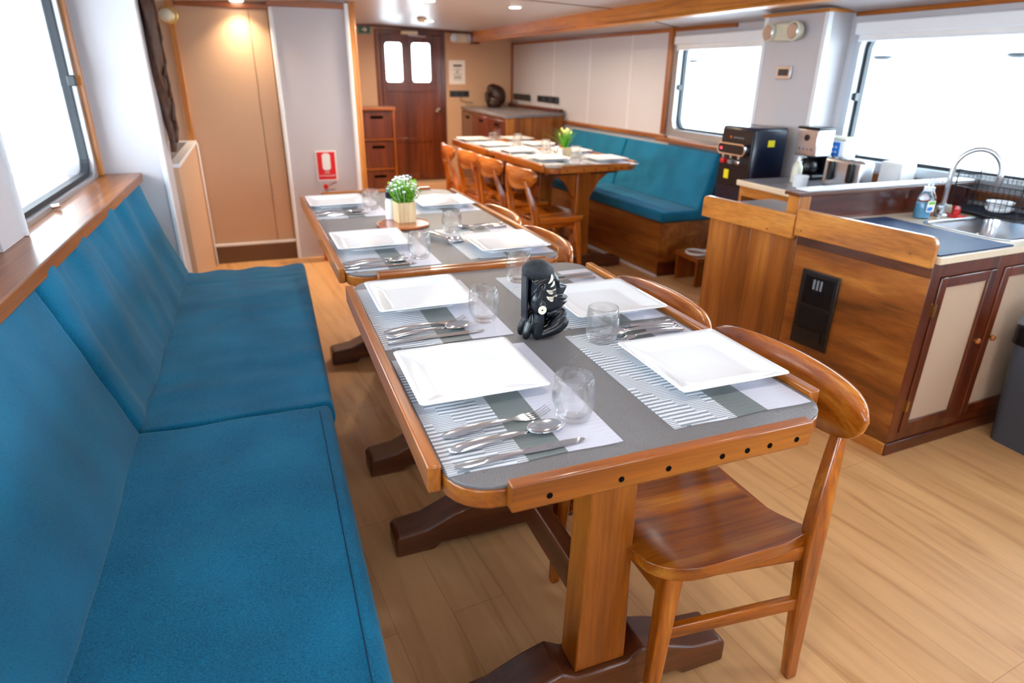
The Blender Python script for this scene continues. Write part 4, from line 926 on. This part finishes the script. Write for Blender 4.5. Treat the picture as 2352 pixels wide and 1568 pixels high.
for x, y, l in ((1.1, 2.6, 'above the gap between second table and galley island'), (0.4, 2.6, 'above the white flower box'), (0.5, 0.6, 'above the nearest table'), (1.7, 0.5, 'above the open floor in front of the island'), (1.1, -0.9, 'behind the camera')):  # added lamps out of view, filling the near half with light
    downlight(x, y, 'unseen added fill downlight '+l, POW['dl_fill'], colr=(1, 0.93, 0.84))
o = root('smoke_detector', (1.53, 6.33, cz(1.53)), 'small white smoke detector on the ceiling beside the far downlight', 'detector')
MB().lathe([(0.001, -0.035), (0.03, -0.034), (0.04, -0.02), (0.045, -0.0005), (0.001, -0.0005)], seg=24).build('housing', M['cream'], o, local=True, smooth=True)
o = root('wall_lamp', (-0.42, 4.88, 1.6), 'round white glass bulkhead lamp on the wooden post at upper left', 'lamp')
MB().ball((-0.425, 4.905, 1.615), 0.04, 1.1, 1, 0.95, 20).build('lamp_shade', M['cream'], o, smooth=True)
MB().disc((-0.412, 4.945, 1.615), (0, 1, 0), 0.05, 0.028).build('lamp_base', M['brass'], o, bevel=0.003)
MB().tube([(-0.425+0.041*math.cos(a), 4.903, 1.615+0.041*math.sin(a)) for a in [2*PI*i/16 for i in range(17)]], 0.003, 6).build('guard', M['brass'], o)

# ------------------------------------------------------------------ pillar: sign and extinguisher
e = sign_flat('extinguisher_sign', 0.378, 0.522, 4.962, 0.562, 0.775, M['paper'], 'red and white fire extinguisher sign on the pillar', 'sign')
B(0.387, 0.513, 4.9565, 4.9582, 0.572, 0.766).build('red_field', M['signred'], e)
MB().profile(rrect(0.421, 0.479, 0.637, 0.758, 0.022), 'Y', 4.9548, 4.9563).build('pictogram', M['paper'], e)
B(0.387, 0.513, 4.9553, 4.9564, 0.592, 0.606).build('text_band', M['paper'], e) if False else None
text('FIRE', 0.019, M['paper'], 'lettering', e, (0.45, 4.9560, 0.621), RXY); text('EXTINGUISHER', 0.0165, M['paper'], 'lettering', e, (0.45, 4.9560, 0.598), RXY)
o = root('fire_extinguisher', (0.42, 4.86, 0), 'red fire extinguisher standing against the pillar behind the second table', 'extinguisher')
MB().lathe([(0.002, 0.0), (0.055, 0.0), (0.06, 0.01), (0.06, 0.37), (0.045, 0.42), (0.02, 0.45), (0.018, 0.47), (0.002, 0.47)], (0.42, 4.86, 0.001), 24).build('cylinder', M['red'], o, smooth=True)
MB().disc((0.42, 4.86, 0.49), (0, 0, 1), 0.016, 0.035).beam((0.41, 4.86, 0.53), (0.5, 4.86, 0.565), 0.016, 0.006).beam((0.41, 4.86, 0.515), (0.49, 4.86, 0.515), 0.016, 0.006).build('valve', M['steel'], o)
MB().disc((0.42, 4.835, 0.54), (0, 1, 0.2), 0.017, 0.014).build('gauge', M['red'], o)
MB().tube([(0.42, 4.85, 0.49), (0.36, 4.84, 0.47), (0.335, 4.84, 0.35), (0.345, 4.84, 0.12)], 0.009, 8).build('hose', M['black'], o, smooth=True)
# carved driftwood hanging on the column side
o = root('driftwood_carving', (-0.40, 3.7, 0.9), 'long dark gnarled carved wood piece hanging by the stair opening', 'carving')
mb = MB(); rr = []
for i in range(26):
    u = i/25; z = 0.93+0.78*u; y = 3.66+0.03*math.sin(u*7)-0.02*u; r = 0.012+0.05*min(1, u*2.2)*(0.8+0.25*math.sin(u*17)); rr.append(((-0.392+0.006*math.sin(u*11), y, z), r))
mb.quadloft([[(p[0]+0.028*math.cos(t)*(1+0.2*math.sin(3*t+i*0.6))*min(1, r/0.03), p[1]+r*math.sin(t)*(1+0.22*math.sin(4*t+i*0.5)), p[2]) for t in [2*PI*k_/16 for k_ in range(16)]] for i, (p, r) in enumerate(rr)])
mb.build('carved_body', M['bark'], o, smooth=True)
mb = MB()
for q_ in range(7):
    z0 = 0.98+0.1*q_; mb.tube([(-0.366+0.003*math.sin(q_), 3.62+0.02*(q_ % 3), z0), (-0.357, 3.66+0.012*math.sin(q_*2), z0+0.06), (-0.362, 3.64+0.02*((q_+1) % 3), z0+0.13)], 0.008, 6)
mb.build('carved_vine', M['bark'], o, smooth=True)

# ------------------------------------------------------------------ galley island
isl = root('galley_island', (2.4, 1.8, 0), 'wooden galley island with vent panel, planked side and cream counter edge', 'cabinet')
def Sx(t, off=0.0, z=None):   # point on the slanted side line; off>0 goes outward (-x)
    p = (2.045-0.139*t-off*0.990, 1.417+0.990*t-off*0.139); return p if z is None else (p[0], p[1], z)
def Sq(t0, t1, o0, o1): return [Sx(t0, o0), Sx(t1, o0), Sx(t1, o1), Sx(t0, o1)]
MB().prism(Sq(0.0, 0.535, -0.03, 0), 0.05, 0.738).build('side_panel', W['panelY'], isl, bevel=0.002)
MB().prism(Sq(0.0, 1.0, -0.03, 0.008), 0.0, 0.0495).build('plinth', W['lightY'], isl, bevel=0.003)
MB().prism(Sq(0.0, 0.533, -0.02, 0.006), 0.69, 0.729).build('cap_strip', W['footY'], isl, bevel=0.002)
for i in range(4):
    a = 0.5375+i*0.1155; MB().prism(Sq(a, a+0.1145, -0.03, 0), 0.05, 0.735).build('plank', W['panelZ'], isl, bevel=0.0015)
def rail(t0, t1, z0, z1, r1, r2):
    n = 6; pl = [(t0, z0), (t1, z0)]
    pl += [(t1-r2+r2*math.cos(a), z1-r2+r2*math.sin(a)) for a in [PI/2*i/n for i in range(n+1)]] + [(t0+r1-r1*math.sin(a), z1-r1+r1*math.cos(a)) for a in [PI/2*i/n for i in range(n+1)]]
    return MB().quadloft([[Sx(t, 0.009, z) for t, z in pl], [Sx(t, 0.034, z) for t, z in pl]])
r1 = rail(-0.005, 0.532, 0.7295, 0.832, 0.03, 0.004).build('top_rail', W['lightY'], isl, bevel=0.004)
r2 = rail(0.5385, 1.035, 0.712, 0.806, 0.004, 0.022).build('top_rail', W['lightY'], isl, bevel=0.004)
mb = MB()
for t, z in ((0.02+0.05, 0.765), (0.50, 0.752), (0.515, 0.752)): mb.disc(Sx(t, 0.0342, z), (-1, -0.14, 0), 0.0045, 0.002, 10)
mb.build('screw', M['brass'], r1); mb = MB()
for t in (0.66, 0.81, 0.95): mb.disc(Sx(t, 0.0342, 0.728), (-1, -0.14, 0), 0.0045, 0.002, 10)
mb.build('screw', M['brass'], r2)
# front frame and doors (facing the camera)
yf = 1.417
def FX(x): return yf+(x-2.045)*0.055
mb = MB()
def fb(x0, x1, z0, z1, d0, d1): return [[(x0, FX(x0)-d1, z0), (x0, FX(x0)-d0, z0), (x0, FX(x0)-d0, z1), (x0, FX(x0)-d1, z1)], [(x1, FX(x1)-d1, z0), (x1, FX(x1)-d0, z0), (x1, FX(x1)-d0, z1), (x1, FX(x1)-d1, z1)]]
for a in ((2.045, 2.095, 0.05, 0.738), (2.402, 2.44, 0.05, 0.738), (2.745, 2.98, 0.05, 0.738), (2.0951, 2.4019, 0.69, 0.738), (2.4401, 2.7449, 0.69, 0.738), (2.0951, 2.4019, 0.05, 0.085), (2.4401, 2.7449, 0.05, 0.085)):
    mb.quadloft(fb(*a, -0.03, 0.0))
mb.build('face_frame', W['darkZ'], isl, bevel=0.001)
MB().quadloft(fb(2.04, 2.98, 0.0, 0.0495, -0.03, 0.008)).build('plinth', W['darkX'], isl, bevel=0.003)
for (x0, x1, hx) in ((2.098, 2.399, 2.378), (2.443, 2.742, 2.465)):
    mb = MB()
    for a in ((x0, x0+0.036, 0.088, 0.687), (x1-0.036, x1, 0.088, 0.687), (x0+0.0361, x1-0.0361, 0.65, 0.687), (x0+0.0361, x1-0.0361, 0.088, 0.125)): mb.quadloft(fb(*a, -0.014, 0.006))
    dr = mb.build('door', W['darkZ'], isl, bevel=0.003)
    MB().quadloft(fb(x0+0.03, x1-0.03, 0.12, 0.655, -0.010, -0.004)).build('linen_panel', M['linen'], dr)
    MB().lathe([(0.001, 0), (0.005, 0.0), (0.006, 0.012), (0.011, 0.018), (0.011, 0.024), (0.006, 0.028), (0.001, 0.029)], seg=16)
    kb = MB().tube([(hx, FX(hx)-0.0062, 0.42), (hx, FX(hx)-0.018, 0.42), (hx, FX(hx)-0.022, 0.42), (hx, FX(hx)-0.03, 0.42)], [0.005, 0.006, 0.012, 0.009], 14).build('knob', W['tableX'], dr, smooth=True)
    hxx = x0+0.002 if hx > (x0+x1)/2 else x1-0.002
    for z in (0.2, 0.57): MB().quadloft(fb(hxx-0.006, hxx+0.006, z-0.022, z+0.022, -0.002, 0.009)).build('hinge', M['brass'], dr)
# counter with sink hole
hx0, hx1, hy0, hy1 = 2.49, 2.91, 1.50, 1.83
mb = MB(); inn = rrect(hx0, hx1, hy0, hy1, 0.05, 8)
def cnt(z):
    out = [(2.988, 2.05), (1.960, 2.05), (2.037, 1.40), (2.988, 1.452)]; return out
out = []; cs = [(2.988, 2.05), (1.961, 2.05), (2.048, 1.402), (2.988, 1.455)]
for c_ in range(4):
    a = Vector(cs[c_]); b_ = Vector(cs[(c_+1) % 4]); pv = Vector(cs[c_-1])
    seg = 9
    for j in range(seg):
        # half toward previous, half toward next so each corner arc of the hole sees its own corner
        t = (j-4)/8.0
        out.append(tuple(a.lerp(pv, -t) if t < 0 else a.lerp(b_, t)))
order = [(hx1, hy1), (hx0, hy1), (hx0, hy0), (hx1, hy0)]
ring_in = inn
mb.quadloft([[(x, y, 0.741) for x, y in ring_in], [(x, y, 0.741) for x, y in out], [(x, y, 0.764) for x, y in out], [(x, y, 0.764) for x, y in ring_in], [(x, y, 0.741) for x, y in ring_in]], cap=False)
bmesh.ops.remove_doubles(mb.bm, verts=mb.bm.verts, dist=1e-6)
mb.build('counter_top', M['ctop'], isl)
MB().prism([(1.9601, 2.052), (2.29, 2.052), (2.29, 2.45), (1.905, 2.45)], 0.741, 0.764).build('grey_counter', M['counter'], isl)
B(1.93, 2.29, 2.43, 2.449, 0.0, 0.7405).build('rear_panel', W['panelZ'], isl)
sk = root('sink', (2.7, 1.66, 0.6), 'rectangular stainless steel sink set in the island counter', 'sink')
def rr_(i, z): return [(x, y, z) for x, y in rrect(hx0+i, hx1-i, hy0+i, hy1-i, 0.05-min(i, 0.03) if i > 0 else 0.05-i, 8)]
MB().quadloft([rr_(-0.014, 0.7645), rr_(-0.012, 0.767), rr_(0.004, 0.767), rr_(0.007, 0.755), rr_(0.012, 0.62), rr_(0.03, 0.607), rr_(0.12, 0.604)], cap=False).quadloft([rr_(0.12, 0.604), rr_(0.12, 0.6035)]).build('basin', M['steel'], sk, smooth=True)
MB().disc((2.7, 1.665, 0.6065), (0, 0, 1), 0.03, 0.004).build('drain', M['brushed'], sk)
fc = root('faucet', (2.69, 1.90, 0.765), 'tall curved brushed steel gooseneck faucet behind the sink', 'faucet')
pts = [(2.69, 1.90, 0.7652), (2.69, 1.90, 0.93)]
for i in range(1, 13):
    a = PI*i/12; pts.append((2.69+0.045*(1-math.cos(a)), 1.90-0.07*(1-math.cos(a)), 0.95+0.095*math.sin(a)))
pts.append((2.78, 1.76, 0.905))
MB().tube(pts, 0.011, 16).build('spout', M['brushed'], fc, smooth=True)
MB().lathe([(0.002, 0.0), (0.026, 0.0), (0.026, 0.006), (0.017, 0.012), (0.017, 0.05), (0.002, 0.05)], (2.69, 1.90, 0.7652), 20).build('faucet_base', M['brushed'], fc)
MB().tube([(2.672, 1.895, 0.80), (2.655, 1.885, 0.803), (2.625, 1.87, 0.815)], [0.009, 0.008, 0.006], 10).build('lever', M['brushed'], fc, smooth=True)
# splash wall across the island
sw = root('bar_partition', (2.5, 2.02, 0.765), 'raised dark wooden bar partition with white cap behind the sink', 'partition')
B(2.045, 2.985, 2.0, 2.045, 0.7645, 0.868).build('partition_panel', W['darkX'], sw)
B(1.985, 2.044, 1.985, 2.049, 0.7645, 0.868).build('end_post', W['lightZ'], sw, bevel=0.003)
MB().prism([(1.972, 1.975), (2.985, 1.99), (2.985, 2.06), (1.972, 2.06)], 0.8685, 0.882).build('wood_cap', W['footX'], sw, bevel=0.003)
MB().prism([(2.03, 1.994), (2.985, 1.994), (2.985, 2.062), (2.03, 2.062)], 0.8825, 0.892).build('white_cap', M['white'], sw, bevel=0.003)
dm = MB().prism([(2.062, 1.42), (2.45, 1.437), (2.44, 1.478), (2.43, 1.95), (2.01, 1.95)], 0.7645, 0.769).build('drain_mat', M['mesh'], None); props(dm, 'dark blue mesh drying mat lying on the island counter beside the sink', 'mat')
# vent heater
vh = root('vent_panel', Sx(0.39, 0.001, 0.29), 'tall black slotted heater vent on the island side', 'vent')
MB().prism(Sq(0.312, 0.478, 0.0005, 0.010), 0.295, 0.605).build('vent_frame', M['blackgrey'], vh, bevel=0.004)
mb = MB()
for i in range(16):
    z = 0.325+0.0085*i; mb.prism(Sq(0.328, 0.462, 0.0102, 0.0135), z, z+0.0045) if i > 5 or i < 1 else None
for i in range(15): t = 0.332+0.0085*i; mb.prism(Sq(t, t+0.004, 0.0102, 0.013), 0.47, 0.585)
mb.prism(Sq(0.34, 0.45, 0.0102, 0.015), 0.33, 0.37)
mb.build('louvre', M['black'], vh)
for i in range(3): MB().prism(Sq(0.375+0.016*i, 0.384+0.016*i, 0.0135, 0.015), 0.535, 0.575).build('vent_light', M['grey'], vh)
# window-side counter
wc = root('window_counter', (2.65, 2.4, 0), 'grey counter with pale edge along the right window', 'counter')
MB().prism([(2.36, 2.07), (2.985, 2.07), (2.985, 2.80), (2.36, 2.80)], 0.776, 0.801).build('counter_top', M['counter'], wc)
MB().prism([(2.342, 2.055), (2.3595, 2.055), (2.3595, 2.80), (2.342, 2.80)], 0.774, 0.803).build('edge_strip', M['ctop'], wc, bevel=0.005)
MB().box(2.37, 2.39, 2.78, 2.8, 0.0, 0.7755).box(2.37, 2.39, 2.07, 2.7799, 0.72, 0.7755).box(2.37, 2.39, 2.07, 2.7799, 0.0, 0.1).box(2.39, 2.985, 2.78, 2.8, 0, 0.7755).build('cabinet_frame', W['lightY'], wc, bevel=0.002)
B(2.44, 2.46, 2.07, 2.779, 0.1, 0.72).build('inner_panel', W['darkY'], wc)
# window sill shelf right
S('trim_25', MB().box(2.99, 3.019, 0.3, 2.87, 0.80, 0.846), W['panelY'], bevel=0.003)
# dispenser
wd = root('water_dispenser', (2.6500, 3.1, 0), 'tall black water dispenser with yellow stickers beside the right-hand pillar', 'dispenser')
B(2.5450, 2.7680, 2.93, 3.225, 0.0, 0.62).build('lower_body', M['navy'], wd, bevel=0.012)
B(2.5450, 2.7680, 2.93, 3.225, 0.625, 1.045).build('upper_body', M['navy'], wd, bevel=0.015)
B(2.5370, 2.5445, 2.945, 3.21, 0.72, 1.03).build('front_panel', M['black'], wd, bevel=0.006)
tp = MB().profile(rrect(2.955, 3.19, 0.895, 0.955, 0.022), 'X', 2.5050, 2.5365).build('tap_housing', M['black'], wd, bevel=0.004)
ring(2.962, 3.183, 0.90, 0.95, 0.02, 2.955, 3.19, 0.893, 0.957, 0.026, 2.4980, 2.5100, 'X').build('chrome_ring', M['steel'], tp)
for i, (yy, mm) in enumerate(((3.15, 'red'), (3.085, 'grey'), (3.02, 'steel'))):
    MB().tube([(2.5180, yy, 0.894), (2.5180, yy, 0.872)], 0.008, 10).build('spout', M['steel'], tp)
    B(2.5080, 2.598, yy-0.016, yy+0.016, 0.842, 0.865).build('tap_lever', M[mm], tp, bevel=0.004)
B(2.5345, 2.5369, 3.11, 3.15, 0.755, 0.805).build('sticker', M['yellow'], wd); B(2.6300, 2.6750, 2.9275, 2.9295, 0.945, 0.98).build('sticker', M['yellow'], wd)
B(2.5020, 2.5040, 3.155, 3.168, 0.918, 0.93).build('indicator', M['led'], tp); MB().disc((2.5365, 3.13, 0.985), (1, 0, 0), 0.007, 0.002).build('logo_dot', M['orange'], wd)
mb = MB()
for i in range(5): mb.box(2.5355, 2.5369, 3.105-0.018*i-0.011, 3.105-0.018*i, 0.981, 0.989)
mb.build('logo_marks', M['grey'], wd)
B(2.5400, 2.5440, 2.94, 3.215, 0.58, 0.6).build('door_strip', M['grey'], wd)
# low stool with cable
so_ = root('step_stool', (2.72, 3.47, 0), 'small brown wooden box stool between the bench end and the dispenser', 'stool')
B(2.59, 2.84, 3.36, 3.62, 0.17, 0.2).build('seat', W['tableY'], so_, bevel=0.003)
for yy in (3.37, 3.59): B(2.6, 2.83, yy, yy+0.02, 0.0, 0.1695).build('side', W['tableZ'], so_, bevel=0.002)
cb_ = MB().tube([(2.66+0.07*math.cos(a), 3.47+0.08*math.sin(a), 0.206+0.004*i/10) for i, a in enumerate([2*PI*k_/16 for k_ in range(34)])] + [(2.78, 3.3, 0.25), (2.85, 3.28, 0.3)], 0.005, 6).build('white_cable', M['white'], None, smooth=True); props(cb_, 'coil of white cable lying on the small wooden stool', 'cable')
# coffee maker
cm = root('coffee_maker', (2.77, 2.72, 0.801), 'steel and black drip coffee maker on the window counter', 'coffee maker')
B(2.70, 2.81, 2.655, 2.80, 0.8012, 0.83).build('base', M['black'], cm, bevel=0.01)
B(2.795, 2.81, 2.655, 2.80, 0.8302, 0.92).build('column', M['black'], cm)
B(2.70, 2.81, 2.655, 2.80, 0.9205, 1.055).build('brew_head', M['brushed'], cm, bevel=0.006)
B(2.698, 2.812, 2.652, 2.803, 1.0552, 1.066).build('lid', M['black'], cm, bevel=0.004)
MB().disc((2.6985, 2.728, 1.012), (1, 0, 0), 0.016, 0.005).build('dial', M['black'], cm)
for i in range(4): MB().disc((2.6985, 2.685+0.028*i, 0.955), (1, 0, 0), 0.006, 0.004, 12).build('button', M['grey'], cm)
ca = MB().lathe([(0.002, 0), (0.042, 0), (0.048, 0.02), (0.046, 0.05), (0.034, 0.075), (0.002, 0.076)], (2.745, 2.728, 0.8305), 24).build('carafe', M['black'], cm, smooth=True)
MB().tube([(2.71, 2.728, 0.895), (2.682, 2.728, 0.885), (2.685, 2.728, 0.85), (2.71, 2.728, 0.843)], 0.005, 8).build('handle', M['steel'], ca, smooth=True)
tr = MB().prism(rrect(2.60, 2.93, 2.62, 2.84-0.03, 0.02), 0.80105, 0.80115).build('tray', M['black'], cm) if False else None
# toaster
to = root('toaster', (2.72, 2.47, 0.801), 'four slice steel toaster with two black levers', 'toaster')
B(2.62, 2.70, 2.275, 2.51, 0.8012, 0.945).build('shell', M['brushed'], to, bevel=0.018, seg=4)
for yy in (2.335, 2.452):
    B(2.632, 2.69, yy-0.03, yy-0.014, 0.9435, 0.947).build('slot', M['black'], to); B(2.632, 2.69, yy+0.014, yy+0.03, 0.9435, 0.947).build('slot', M['black'], to)
    MB().profile(rrect(yy-0.013, yy+0.013, 0.84, 0.93, 0.011), 'X', 2.6, 2.6185).build('lever', M['black'], to, bevel=0.003)
for yy in (2.30, 2.485): MB().disc((2.616, yy, 0.84), (1, 0, 0), 0.009, 0.008).build('knob', M['steel'], to)
# small things on the counter
def solo(nm, mb, m_, label, cat, **k):
    o = mb.build(nm, m_, None, **k); props(o, label, cat); return o
ob = root('storage_box', (2.9, 2.6, 0.801), 'white plastic storage box with blue patterned label behind the toaster', 'box')
B(2.865, 2.955, 2.63, 2.80, 0.8012, 1.0).build('box_body', M['white'], ob, bevel=0.008); B(2.862, 2.8645, 2.66, 2.77, 0.89, 0.99).build('label', M['blue'], ob); B(2.86, 2.96, 2.625, 2.805, 1.0005, 1.014).build('lid', M['cream'], ob, bevel=0.004)
mb = MB()
for i in range(3):
    for j in range(4): mb.disc((2.8615, 2.68+0.022*j, 0.915+0.025*i), (1, 0, 0), 0.006, 0.001, 10)
mb.build('label_dots', M['white'], [c for c in ob.children if c.name.startswith('label')][0])
solo('paper_stack', B(2.86, 2.965, 2.27, 2.39, 0.8012, 0.93), M['paper'], 'tall stack of white paper napkins beside the toaster', 'napkins', bevel=0.01)
ob = root('squeeze_bottle', (2.555, 2.6, 0.801), 'white squeeze bottle standing in front of the coffee maker', 'bottle')
MB().lathe([(0.002, 0), (0.024, 0), (0.026, 0.01), (0.025, 0.08), (0.012, 0.105), (0.002, 0.106)], (2.575, 2.63, 0.8012), 20).build('bottle_body', M['cream'], ob, smooth=True)
MB().lathe([(0.002, 0.1065), (0.01, 0.1065), (0.004, 0.13), (0.002, 0.13)], (2.575, 2.63, 0.8012), 16).build('nozzle', M['white'], ob)
solo('lidded_tub', MB().lathe([(0.002, 0), (0.034, 0), (0.036, 0.045), (0.038, 0.046), (0.038, 0.054), (0.002, 0.056)], (2.5, 2.52, 0.8012), 28), M['white'], 'low round white tub at the front of the window counter', 'tub', smooth=False)
# soaps, sponge, bowls, rack
def pump(nm, x, y, m_, label, h=0.11, r=0.03):
    o = root(nm, (x, y, 0.769), label, 'bottle'); z = 0.7695 if x < 2.42 else 0.7652
    b = MB().lathe([(0.002, 0), (r, 0), (r+0.001, 0.006), (r, h*0.75), (r*0.5, h), (0.002, h+0.001)], (x, y, z), 24).build('bottle_body', M['clearpl'], o, smooth=True)
    MB().lathe([(0.002, 0.003), (r-0.004, 0.003), (r-0.004, h*0.55), (0.002, h*0.55)], (x, y, z), 20).build('liquid', m_, o, smooth=False)
    MB().lathe([(0.002, h+0.0015), (r*0.5, h+0.0015), (r*0.5, h+0.018), (0.005, h+0.02), (0.005, h+0.042), (0.002, h+0.042)], (x, y, z), 16).tube([(x, y, z+h+0.045), (x+0.03, y-0.015, z+h+0.045), (x+0.036, y-0.018, z+h+0.036)], 0.006, 8).build('pump', M['white'], o)
    return o, z
o, z = pump('soap_bottle', 2.575, 1.90, M['paleblue'], 'clear pump bottle of blue dish soap with green and blue label')
MB().profile(rrect(2.553, 2.597, z+0.03, z+0.075, 0.006), 'Y', 1.867, 1.869).build('label', M['paper'], o); MB().profile(rrect(2.558, 2.592, z+0.06, z+0.072, 0.004), 'Y', 1.8655, 1.8668).build('label_band', M['greenlab'], o); MB().profile(rrect(2.556, 2.585, z+0.034, z+0.05, 0.007), 'Y', 1.8655, 1.8668).build('label_spot', M['blue'], o)
pump('soap_bottle', 2.645, 1.935, M['orange'], 'pump bottle with orange liquid beside the faucet', 0.10, 0.026)
solo('sponge_cloth', MB().tube([(2.735, 1.87, 0.774), (2.76, 1.885, 0.781), (2.785, 1.9, 0.79), (2.775, 1.915, 0.80)], [0.009, 0.017, 0.014, 0.004], 10).disc((2.745, 1.872, 0.7685), (0, 0, 1), 0.04, 0.005, 12), M['red'], 'crumpled red cloth lying beside the faucet base', 'cloth', smooth=True)
solo('sponge', B(2.735, 2.80, 1.93, 1.965, 0.7652, 0.80), M['cream'], 'pale yellow scouring sponge behind the red cloth', 'sponge', bevel=0.006)
rk = root('dish_rack', (2.89, 1.8, 0.767), 'black wire dish rack at the window end of the sink', 'rack')
def wires(x0, x1, y0, y1, z0, z1, n, m_, name, parent, r=0.0018):
    mb = MB()
    for z in (z0, (z0+z1)/2, z1): mb.tube([(x0, y0, z), (x1, y0, z), (x1, y1, z), (x0, y1, z), (x0, y0, z)], r*1.4, 6)
    for i in range(n+1):
        t = i/n; x = x0+(x1-x0)*t; y = y0+(y1-y0)*t
        mb.tube([(x, y0, z1), (x, y0, z0), (x, y1, z0), (x, y1, z1)], r, 5); mb.tube([(x0, y, z1), (x0, y, z0), (x1, y, z0), (x1, y, z1)], r, 5)
    mb.build(name, m_, parent)
B(2.83, 2.982, 1.68, 1.975, 0.7675, 0.78).build('drip_tray', M['black'], rk, bevel=0.005)
wires(2.835, 2.978, 1.69, 1.97, 0.785, 0.875, 12, M['navy'], 'wire_basket', rk, 0.0013)
wires(2.83, 2.98, 1.685, 1.975, 0.915, 0.945, 16, M['navy'], 'upper_basket', rk, 0.001)
for x, y in ((2.835, 1.69), (2.978, 1.69), (2.835, 1.97), (2.978, 1.97)): MB().tube([(x, y, 0.781), (x, y, 0.965)], 0.003, 6).build('upright', M['rubber'], rk)
for i, z in enumerate((0.7885, 0.812)):
    solo('bowl', MB().lathe([(0.03, 0), (0.045, 0.006), (0.052, 0.02), (0.05, 0.0205), (0.043, 0.008), (0.02, 0.004)], (2.893, 1.80, z), 28), M['china'], ('lower' if i == 0 else 'upper')+' white bowl of the two stacked in the dish rack', 'bowl', smooth=True)
# bin
bn = root('waste_bin', (2.76, 1.2, 0), 'grey swing lid waste bin with black rim beside the island', 'bin')
MB().quadloft([[(x, y, z) for x, y in rrect(2.53+i, 2.84-i, 1.10+i, 1.395-i, 0.04)] for i, z in ((0.018, 0.001), (0.0, 0.40))]).build('bin_body', M['bin'], bn)
MB().quadloft([[(x, y, z) for x, y in rrect(2.522, 2.848, 1.092, 1.403, 0.045)] for z in (0.401, 0.475)]).build('bin_rim', M['black'], bn, bevel=0.006)
MB().quadloft([[(2.53, y, z) for y, z in [(1.2475+0.148*math.cos(a), 0.4755+0.10*math.sin(a)) for a in [PI*i/16 for i in range(17)]]], [(2.84, y, z) for y, z in [(1.2475+0.148*math.cos(a), 0.4755+0.10*math.sin(a)) for a in [PI*i/16 for i in range(17)]]]]).build('swing_lid', M['grey'], bn, bevel=0.006)
# outside: sea, low hills, awning with round lamps
S('sea', MB().prism([(-400, -400), (400, -400), (400, 600), (-400, 600)], -2.05, -2.0), mat('sea_water', (0.75, 0.82, 0.86, 1), 0.3))
S('deck_awning', B(3.3, 5.6, -2, 12, 1.80, 1.84), M['white'])
for x, y, l in ((4.5, 6.35, 'seen through the smaller right window'), (4.5, 3.95, 'seen through the left of the large right window'), (4.5, 2.95, 'seen at the right edge of the large right window')):
    o = root('deck_lamp', (x, y, 1.5), 'round grey deck lamp hanging outside, '+l, 'lamp')
    MB().lathe([(0.002, 0.0), (0.045, 0.004), (0.075, 0.02), (0.06, 0.035), (0.002, 0.036)], (x, y, 1.425), 20).build('lamp_body', M['rubber'], o, smooth=True); MB().tube([(x, y, 1.4612), (x, y, 1.7995)], 0.006, 6).build('rod', M['white'], o)
